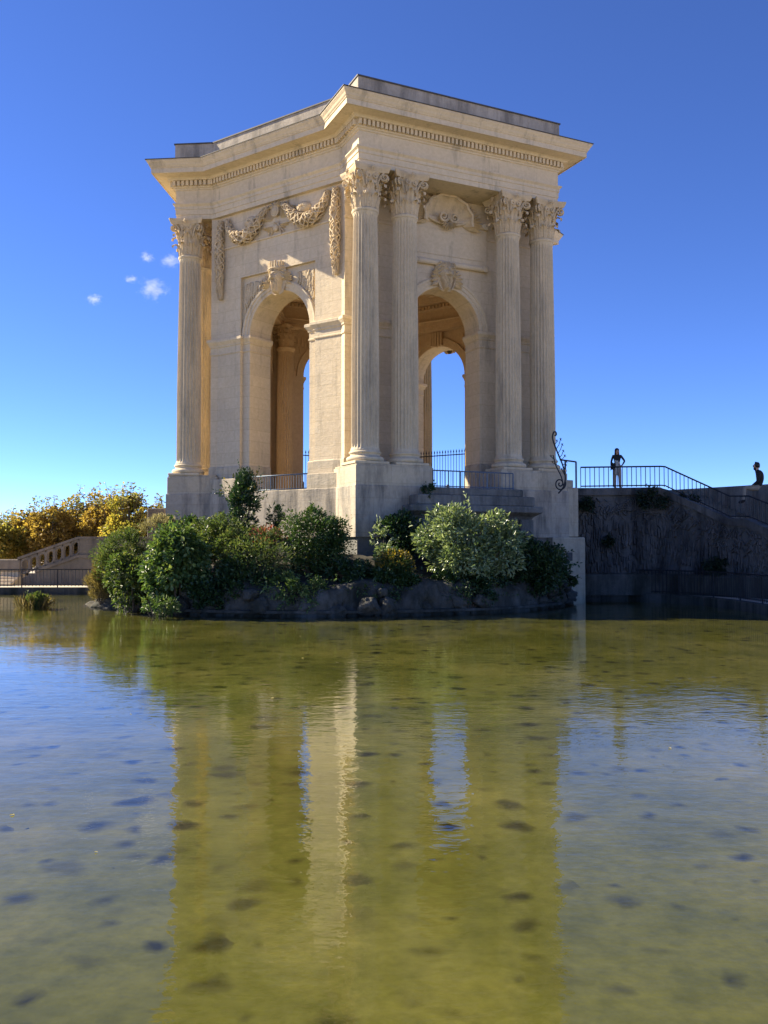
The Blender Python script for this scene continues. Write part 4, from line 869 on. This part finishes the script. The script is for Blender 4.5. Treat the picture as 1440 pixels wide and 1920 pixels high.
def wallsweep(prof, name, mat):
    b = MB(); b.loft([[(offs(i,o).x, offs(i,o).y, (WP[i][2]+z) if rel else z) for o, z, rel in prof] for i in range(len(WP))], True, True); b.xf(lambda v: v-wo); return b.build(name, mat, wall_t)
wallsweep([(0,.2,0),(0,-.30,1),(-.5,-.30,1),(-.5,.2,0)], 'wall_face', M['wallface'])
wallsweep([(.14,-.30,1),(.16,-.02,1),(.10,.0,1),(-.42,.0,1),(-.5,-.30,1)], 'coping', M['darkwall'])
wallsweep([(.42,.2,0),(.42,.98,0),(.36,1.06,0),(-.1,1.08,0),(-.1,.2,0)], 'low_wall', M['rock'])
rd = random.Random(12); b = MB()
for i in range(len(WP)-2):
    a, c = Vector(WP[i]), Vector(WP[i+1]); L = (c.xy-a.xy).length; t = (c-a); t2 = Vector((t.x,t.y,0)).normalized(); n_ = Vector((t2.y,-t2.x,0))
    for q in range(int(L*110)):
        s_ = rd.uniform(0, 1); ztop = a.z+(c.z-a.z)*s_-.34; z = rd.uniform(1.3, ztop); l = rd.uniform(.18,.55)*(1 if z < ztop-.9 else .6); w_ = rd.uniform(.05,.095); dp = rd.uniform(.04,.13)
        p = a+t2*(L*s_); ln = rd.uniform(-.05,.05) if z < ztop-.9 else rd.uniform(-.5,.5)
        rows = [(0,.4,.4),(.15,.9,.8),(.5,1,1),(.85,1.1,1.2),(1,.35,.5)]
        b.loft([[Vector((p.x,p.y,max(z-l*k,1.1)))+t2*(ln*l*k*2+w_*f*e_)-n_*0+n_*(dp*g*h_-.01)-wo for e_, h_ in ((-.5,0),(-.3,1),(.3,1),(.5,0))] for k, f, g in rows], closed=False)
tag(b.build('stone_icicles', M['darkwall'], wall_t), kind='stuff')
b = MB()
for k in range(2):                          # long leaf-like folds spreading from the top of the wall
    for i in range(16):
        a = PI*(.04+.92*i/15); cx = 10.4+k*.9; cz = 3.55-.12*k; r = .95; x1 = cx+r*1.25*math.cos(a); z1 = min(4.2, cz+r*.55*math.sin(a))
        b.tube([(cx+.25*math.cos(a),36.44,cz+.12), ((cx+x1)/2,36.38,max(cz,z1)+.10), (x1,36.42,z1-.12)], lambda t: .045-.03*t, 5)
b.v = [tuple(Vector(v)-wo) for v in b.v]
b.build('carved_folds', M['darkwall'], wall_t)
for i, (u, v, w_) in enumerate(((1095,945,40),(1225,935,70),(1345,1062,50),(1140,1015,26),(1290,940,44))):
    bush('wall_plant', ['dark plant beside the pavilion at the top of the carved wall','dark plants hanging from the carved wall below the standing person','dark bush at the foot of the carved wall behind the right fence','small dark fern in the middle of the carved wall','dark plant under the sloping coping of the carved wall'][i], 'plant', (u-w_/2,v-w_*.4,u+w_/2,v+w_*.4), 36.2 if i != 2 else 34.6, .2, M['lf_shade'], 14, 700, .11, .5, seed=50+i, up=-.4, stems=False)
# steps behind the sloping wall and their far parapet
steps = empty('stone_steps', (11.5,36.6,3.0)); tag(steps, 'flight of worn stone steps behind the sloping right railing', 'steps')
d_ = Vector((2.1,-2.0,0)).normalized(); w2 = Vector((d_.y*-1, d_.x, 0)); so_ = steps.location.copy()
for i in range(16):
    p = Vector((11.55,36.75,0))+d_*(.36*i)-d_*.1; z1 = 4.60-.165*(i+1)+.165; b = MB()
    q = [p, p+d_*.40, p+d_*.40+w2*4.2, p+w2*4.2]; b.loft([[(v.x,v.y,z1-.5) for v in q], [(v.x,v.y,z1-.165) for v in q]], True, True); b.xf(lambda v: v-so_); b.build('step', M['oldstone'], steps)
b = MB(); pa, pb = Vector((13.0,40.9,0)), Vector((17.3,35.1,0)); t_ = (pb-pa).normalized(); n_ = Vector((t_.y,-t_.x,0)); q = [pa, pb, pb-n_*.45, pa-n_*.45]
b.loft([[(v.x,v.y,1.2) for v in q], [(v.x,v.y,4.74) for v in q], [((v+n_*(-.03 if k < 2 else .03)).x,(v+n_*(-.03 if k < 2 else .03)).y,4.78) for k, v in enumerate(q)]], True, True)
b.xf(lambda v: v-Vector((13,40.9,1.2))); tag(b.build('parapet_wall', M['oldstone'], loc=(13,40.9,1.2)), 'long pale stone parapet behind the right steps under the seated person', 'parapet')
b = MB(); b.bbox(-.35,.9,-.3,.4,0,1.0,.05); tag(b.build('parapet_end_block', M['oldstone'], loc=(16.05,35.75,3.44), rz=R(-50)), 'rough stone block beside the seated person at the right edge', 'block')
rl = [(8.1,36.40,4.60),(11.4,36.40,4.64),(11.55,36.32,4.62),(13.45,34.42,3.30),(14.0,33.95,3.28),(14.65,32.65,2.74),(16.8,28.3,.92)]
railing('terrace_railing', 'dark iron railing along the terrace and down the right stairs', rl, .84, .19, M['iron'], posts=0, rail_r=.032, bar_r=.016)
for nm, pts in (('gate_frame', [W(1050,862,36.9), W(1080,866,36.2)]),):
    e = empty('steel_gate_frame', W(1080,917,36.2)); tag(e, 'blue steel gate frame between the pavilion and the terrace railing', 'gate frame'); o0 = e.location.copy()
    b = MB(); b.tube([p-o0 for p in pts], .035, 6); b.build('top_bar', M['bluesteel'], e)
    for p in (pts[0].lerp(pts[1], .33), pts[1]): b = MB(); b.tube([p-o0, Vector((p.x,p.y,4.58))-o0], .038, 6); b.build('post', M['bluesteel'], e)
# wrought iron scroll at the right corner of the pavilion
sd_ = 34.6; sc_ = empty('iron_scroll', W(1052,925,sd_)); tag(sc_, 'tall wrought iron scroll bracket at the pavilion right corner', 'ironwork'); s0 = sc_.location.copy()
def S(u, v): return W(u, v, sd_)-s0
b = MB(); b.tube(catmull([S(1047,925),S(1057,912),S(1060,893),S(1055,872),S(1046,850),S(1039,832),S(1036,820),S(1038,811),S(1042,810),S(1043,815),S(1040,817)], 6), .030, 6); b.build('main_stem', M['iron'], sc_, smooth=True)
b = MB(); b.tube([S(1050+11*(1-t*.9)*math.cos(-.3+t*11), 907+13*(1-t*.9)*math.sin(-.3+t*11)) for t in [i/40 for i in range(41)]], .026, 6); b.build('volute', M['iron'], sc_, smooth=True)
b = MB(); b.tube(catmull([S(1057,912),S(1052,893),S(1042,872),S(1037,853)], 6), .022, 6)
for (u0, v0, u1, v1) in ((1046,850,1054,834),(1040,832,1044,827),(1049,858,1056,846),(1050,862,1059,855),(1054,872,1062,866),(1056,884,1061,872),(1043,842,1051,824),(1040,862,1033,856),(1044,872,1036,867),(1058,890,1053,880)):
    b.tube([S(u0,v0), S((u0+u1)/2+1,(v0+v1)/2+1), S(u1,v1)], .014, 5)
    for a in (-.7,0,.7,2.2): b.tube([S(u1,v1), S(u1+3.2*math.sin(a), v1-3.2*math.cos(a))], lambda t: .02-.012*t, 4)
b.build('sprigs', M['iron'], sc_, smooth=True)

# ------------------------------------------------------------------ people
def skinned(name, J, E_, mats, mat_fn, parent, sub=2, root=None):
    ks = list(J); me = bpy.data.meshes.new(name); me.from_pydata([J[k][0] for k in ks], [(ks.index(a), ks.index(c)) for a, c in E_], [])
    o = bpy.data.objects.new(name+'_src', me); COL.objects.link(o); md = o.modifiers.new('skin', 'SKIN'); 
    for i, k in enumerate(ks): r = J[k][1]; me.skin_vertices[0].data[i].radius = r if isinstance(r, tuple) else (r, r); me.skin_vertices[0].data[i].use_root = (k == root)
    s_ = o.modifiers.new('sub', 'SUBSURF'); s_.levels = sub; s_.render_levels = sub; dg = bpy.context.evaluated_depsgraph_get(); dg.update()
    m2 = bpy.data.meshes.new_from_object(o.evaluated_get(dg)); bpy.data.objects.remove(o); m2.name = name
    m2.materials.clear()
    for m in mats: m2.materials.append(m)
    for p in m2.polygons: p.material_index = mat_fn(p.center); p.use_smooth = True
    return link(name, m2, parent)
def hand(J, E_, wrist, d, side, pre):        # palm, four unequal bent fingers and a thumb
    d = Vector(d).normalized(); w = Vector(wrist); s_ = Vector(side).normalized(); nr = d.cross(s_)
    J[pre+'palm'] = (w+d*.06, (.020,.034)); E_.append((pre+'wr', pre+'palm'))
    for i, (o, l) in enumerate(((.027,.070),(.009,.080),(-.009,.074),(-.027,.058))):
        a = w+d*.095+s_*o; J[f'{pre}f{i}a'] = (a, .0095); J[f'{pre}f{i}b'] = (a+d*l*.5+nr*.008, .0085); J[f'{pre}f{i}c'] = (a+d*l*.85+nr*.03, .007); E_ += [(pre+'palm', f'{pre}f{i}a'), (f'{pre}f{i}a', f'{pre}f{i}b'), (f'{pre}f{i}b', f'{pre}f{i}c')]
    J[pre+'ta'] = (w+d*.035+s_*.042, .011); J[pre+'tb'] = (w+d*.075+s_*.062+nr*.01, .009); E_ += [(pre+'palm', pre+'ta'), (pre+'ta', pre+'tb')]
V = Vector
# standing person on the terrace
wp = W(1157.5, 915, 37.3); wp.z = 4.60
e = empty('person', wp, 0); tag(e, 'person standing at the terrace railing in black crop top and beige trousers, hand on hip', 'person')
J = {'pel': (V((0,0,.94)), (.155,.10)), 'wst': (V((.0,0,1.06)), (.115,.085)), 'rib': (V((0,.0,1.22)), (.14,.10)), 'chest': (V((0,0,1.34)), (.155,.105)), 'nk': (V((0,-.01,1.45)), .05), 'hd0': (V((0,-.02,1.52)), (.062,.075)), 'hd1': (V((0,-.02,1.60)), (.076,.092)), 'hd2': (V((0,-.01,1.67)), (.06,.075)),
     'nose': (V((0,-.118,1.575)), .010),
     'sl': (V((-.17,0,1.40)), .055), 'el': (V((-.24,.02,1.16)), .042), 'lwr': (V((-.27,-.06,.94)), .028), 'sr': (V((.17,0,1.40)), .055), 'er': (V((.33,.03,1.19)), .042), 'rwr': (V((.20,-.05,1.00)), .028),
     'hl': (V((-.09,0,.86)), .098), 'kl': (V((-.10,-.02,.50)), .068), 'al': (V((-.10,.0,.09)), .06), 'tl': (V((-.11,-.17,.035)), (.04,.032)), 'hr': (V((.09,0,.86)), .098), 'kr': (V((.11,-.02,.50)), .068), 'ar': (V((.12,.0,.09)), .06), 'tr': (V((.13,-.17,.035)), (.04,.032))}
E_ = [('pel','wst'),('wst','rib'),('rib','chest'),('chest','nk'),('nk','hd0'),('hd0','hd1'),('hd1','hd2'),('hd1','nose'),('chest','sl'),('sl','el'),('el','lwr'),('chest','sr'),('sr','er'),('er','rwr'),('pel','hl'),('hl','kl'),('kl','al'),('al','tl'),('pel','hr'),('hr','kr'),('kr','ar'),('ar','tr')]
hand(J, E_, (-.27,-.06,.94), (.0,-.1,-1), (.3,-.9,0), 'l'); hand(J, E_, (.20,-.05,1.00), (-.75,-.3,-.5), (.1,-.6,.7), 'r')
def wf(c):
    if c.z > 1.455: return 0
    if c.z < .05: return 1
    if c.z > 1.13 or (abs(c.x) > .165 and c.z > 1.0 and not(c.x > .1 and c.z < 1.02)): return 1
    if abs(c.x) > .19 and c.z < .95: return 0
    return 2 if c.z < 1.06 else 0
skinned('body', J, E_, [M['skin'], M['black'], M['beige']], wf, e, root='pel')
b = MB()
b.grid(lambda u, v: ((.088+.03*v)*math.cos(PI*(-.02+1.04*u)), .03+(.095+.01*v)*math.sin(PI*(-.02+1.04*u))-.03*math.cos(0)*(1-v), 1.70-.42*v), 18, 10)
st = len(b.v); b.lathe([(.0,.115),(.05,.105),(.085,.07),(.097,.02),(.096,-.03),(.09,-.05)], 18, (0,-.0,1.625)); b.xf(lambda v: V((v.x, v.y+.012 if v.y > 0 else v.y*.55+.012, v.z)), st)
b.build('hair', M['hair'], e, smooth=True)
b = MB()
for sg in (-1, 1): b.lathe([(0,-.008),(.010,0),(0,.008)], 8, (sg*.030,-.100,1.608))
b.tube([(-.024,-.098,1.548),(0,-.106,1.546),(.024,-.098,1.548)], .006, 5); b.build('face_features', M['hair'], e)
b = MB(); b.grid(lambda u, v: (-.27+.16*u+.05*math.sin(v*5)*u, -.12-.05*math.sin(PI*u), 1.10-.30*v+.02*math.sin(u*9)), 10, 10)
b.grid(lambda u, v: (-.13+.13*u, -.13-.03*math.sin(PI*u), 1.20-.62*v+.02*math.sin(u*7)), 8, 14)
for i in range(len(b.f)): b.m[i] = 0 if i < 100 else 1
o = b.build('held_jacket', [M['black'], M['greycloth']], smooth=True, loc=wp); md = o.modifiers.new('thick', 'SOLIDIFY'); md.thickness = .025
tag(o, 'dark and pale grey jacket hanging over the arm of the standing person', 'jacket')
# person seated on the parapet
mp = W(1421, 920, 35.6); mp.z = 4.44
e = empty('person', mp, R(-20)); e.scale = (1.25,1.25,1.25); tag(e, 'person in dark hoodie seated on the stone parapet at the right edge', 'person')
J = {'pel': (V((.06,0,.09)), (.15,.12)), 'wst': (V((.08,0,.26)), (.14,.12)), 'chest': (V((.02,0,.49)), (.18,.14)), 'nk': (V((-.02,0,.64)), .06), 'hd0': (V((-.03,0,.70)), (.07,.08)), 'hd1': (V((-.04,0,.79)), (.08,.095)), 'hd2': (V((-.03,0,.87)), (.07,.08)), 'nose': (V((-.14,0,.765)), .012), 'hood': (V((.15,0,.60)), (.09,.07)),
     'sl': (V((.04,-.19,.56)), .065), 'el': (V((.0,-.24,.28)), .052), 'lwr': (V((-.20,-.18,.12)), .034), 'sr': (V((.04,.19,.56)), .065), 'er': (V((.02,.24,.28)), .052), 'rwr': (V((-.20,.16,.12)), .034),
     'hl': (V((-.02,-.10,.08)), .10), 'kl': (V((-.40,-.13,.09)), .078), 'al': (V((-.44,-.14,-.34)), .055), 'tl': (V((-.60,-.15,-.39)), .04), 'hr': (V((-.02,.10,.08)), .10), 'kr': (V((-.40,.13,.09)), .078), 'ar': (V((-.42,.14,-.34)), .055), 'tr': (V((-.58,.15,-.39)), .04)}
E_ = [('pel','wst'),('wst','chest'),('chest','nk'),('nk','hd0'),('hd0','hd1'),('hd1','hd2'),('hd1','nose'),('chest','hood'),('chest','sl'),('sl','el'),('el','lwr'),('chest','sr'),('sr','er'),('er','rwr'),('pel','hl'),('hl','kl'),('kl','al'),('al','tl'),('pel','hr'),('hr','kr'),('kr','ar'),('ar','tr')]
hand(J, E_, (-.20,-.18,.12), (-1,.1,-.1), (0,1,0), 'l'); hand(J, E_, (-.20,.16,.12), (-1,-.1,-.1), (0,-1,0), 'r')
def mf(c):
    if c.z > .655 and c.x < .1: return 0
    if c.x < -.22 and c.z > .10 and abs(c.y) < .12: return 0
    if c.z < -.30: return 1
    if c.z < .16 and c.x < .2 and not (c.z > .12 and c.x > .05): return 2
    return 1
skinned('body', J, E_, [M['skin'], M['black'], M['khaki']], mf, e, root='pel')
b = MB(); b.lathe([(.0,.12),(.06,.105),(.092,.06),(.098,.0),(.09,-.07)], 16, (-.02,0,.80)); b.xf(lambda v: V((v.x if v.x > -.06 else -.06+(v.x+.06)*.5, v.y, v.z+(.02 if v.x < -.05 else 0))))
b.build('hair', M['hair'], e, smooth=True)
b = MB(); b.lathe([(.03,-.07),(.065,-.05),(.075,0),(.06,.03)], 14, (-.075,0,.72)); b.xf(lambda v: V((-.05+(v.x+.05)*.75, v.y, v.z))); b.build('beard', M['hair'], e, smooth=True)
b = MB(); b.tube([(-.122,-.05,.80),(-.128,0,.797),(-.122,.05,.80)], .016, 5); b.build('sunglasses', M['hair'], e)
# small figure sitting on the floor inside the pavilion
ip = W(842, 917, 44.5); ip.z = Z0+FL
e = empty('person', ip, R(15)); tag(e, 'dark seated person on the pavilion floor seen through the right arch railing', 'person')
J = {'pel': (V((.05,0,.12)), (.15,.12)), 'chest': (V((.0,0,.50)), (.17,.12)), 'nk': (V((-.05,0,.66)), .055), 'hd0': (V((-.08,0,.73)), .08), 'hd1': (V((-.08,0,.84)), .075), 'nose': (V((-.17,0,.77)), .012), 'sl': (V((-.02,-.18,.55)), .06), 'el': (V((-.22,-.2,.36)), .045), 'lwr': (V((-.42,-.1,.42)), .03), 'sr': (V((-.02,.18,.55)), .06), 'er': (V((-.22,.2,.36)), .045), 'rwr': (V((-.42,.1,.42)), .03),
     'kl': (V((-.42,-.12,.46)), .07), 'al': (V((-.5,-.12,.07)), .05), 'tl': (V((-.68,-.12,.04)), .04), 'kr': (V((-.42,.12,.46)), .07), 'ar': (V((-.5,.12,.07)), .05), 'tr': (V((-.68,.12,.04)), .04)}
E_ = [('pel','chest'),('chest','nk'),('nk','hd0'),('hd0','hd1'),('hd0','nose'),('chest','sl'),('sl','el'),('el','lwr'),('chest','sr'),('sr','er'),('er','rwr'),('pel','kl'),('kl','al'),('al','tl'),('pel','kr'),('kr','ar'),('ar','tr')]
hand(J, E_, (-.42,-.1,.42), (-1,.3,0), (0,1,0), 'l'); hand(J, E_, (-.42,.1,.42), (-1,-.3,0), (0,-1,0), 'r')
skinned('body', J, E_, [M['skin'], M['black']], lambda c: 0 if (c.z > .68) or c.x < -.46 and c.z > .3 and abs(c.y) < .1 else 1, e, root='pel')
b = MB(); b.lathe([(.0,.11),(.06,.095),(.088,.05),(.092,-.01),(.08,-.06)], 14, (-.065,0,.82)); b.build('hair', M['hair'], e, smooth=True)

# ------------------------------------------------------------------ small clouds
def cloud(label, u, v, wpx, hpx, seed):
    D = 900.; c = W(u, v, D); m, t, bs, out = new_mat('cloud_vapour'); t.nodes.remove(bs); oc = nd(t, 'ShaderNodeTexCoord').outputs['Object']
    n1 = nd(t, 'ShaderNodeTexNoise', i_Scale=2.8, i_Detail=11.0, i_Roughness=.74, noise_dimensions='4D'); n1.inputs['W'].default_value = seed*3.1; t.links.new(oc, n1.inputs['Vector'])
    ln = nd(t, 'ShaderNodeVectorMath', operation='LENGTH'); t.links.new(oc, ln.inputs[0])
    f = nd(t, 'ShaderNodeMath', operation='MULTIPLY_ADD'); t.links.new(ln.outputs['Value'], f.inputs[0]); f.inputs[1].default_value = -.36; t.links.new(n1.outputs[0], f.inputs[2])
    g_ = nd(t, 'ShaderNodeMath', operation='SUBTRACT', use_clamp=True); t.links.new(f.outputs[0], g_.inputs[0]); g_.inputs[1].default_value = .30
    h_ = nd(t, 'ShaderNodeMath', operation='MULTIPLY'); t.links.new(g_.outputs[0], h_.inputs[0]); h_.inputs[1].default_value = .30
    pv = nd(t, 'ShaderNodeVolumePrincipled'); pv.inputs['Color'].default_value = (1,1,1,1); pv.inputs['Anisotropy'].default_value = .3; t.links.new(h_.outputs[0], pv.inputs['Density']); t.links.new(pv.outputs[0], out.inputs['Volume'])
    bm = bmesh.new(); bmesh.ops.create_icosphere(bm, subdivisions=3, radius=1); me = bpy.data.meshes.new('cloud'); bm.to_mesh(me); bm.free(); me.materials.append(m)
    o = link('cloud', me, None, c); o.scale = (wpx/2*D/1661, 9, hpx/2*D/1661); tag(o, label, 'cloud', 'small clouds left of the pavilion')
cloud('largest small white cloud left of the pavilion', 288, 542, 88, 64, 1)
cloud('white cloud wisp touching the left column', 320, 489, 62, 44, 2)
cloud('lowest and leftmost small cloud wisp', 177, 561, 46, 34, 3)
cloud('faint wisp just above the largest cloud on its left', 246, 524, 40, 24, 4)
cloud('faint topmost cloud wisp left of the column capital', 276, 482, 40, 32, 5)

# fallen leaves drifting on the pond
rng = np.random.default_rng(77); n = 16; yy = rng.uniform(4.5, 26, n); xx = rng.uniform(-.42, .42, n)*yy; pts = np.stack([xx, yy, np.full(n, .006)], 1); a = rng.uniform(0, 6.283, n)
fl = link('floating_leaves', leaf_mesh('floating_leaves', M['lf_fluff'], pts, np.stack([np.cos(a), np.sin(a), np.full(n, .02)], 1), np.tile([0.,0,1], (n,1)), rng.uniform(.02,.055,n), .5, rng.uniform(0,1,n)))
tag(fl, 'small pale fallen leaves drifting on the pond', 'leaves', kind='stuff')
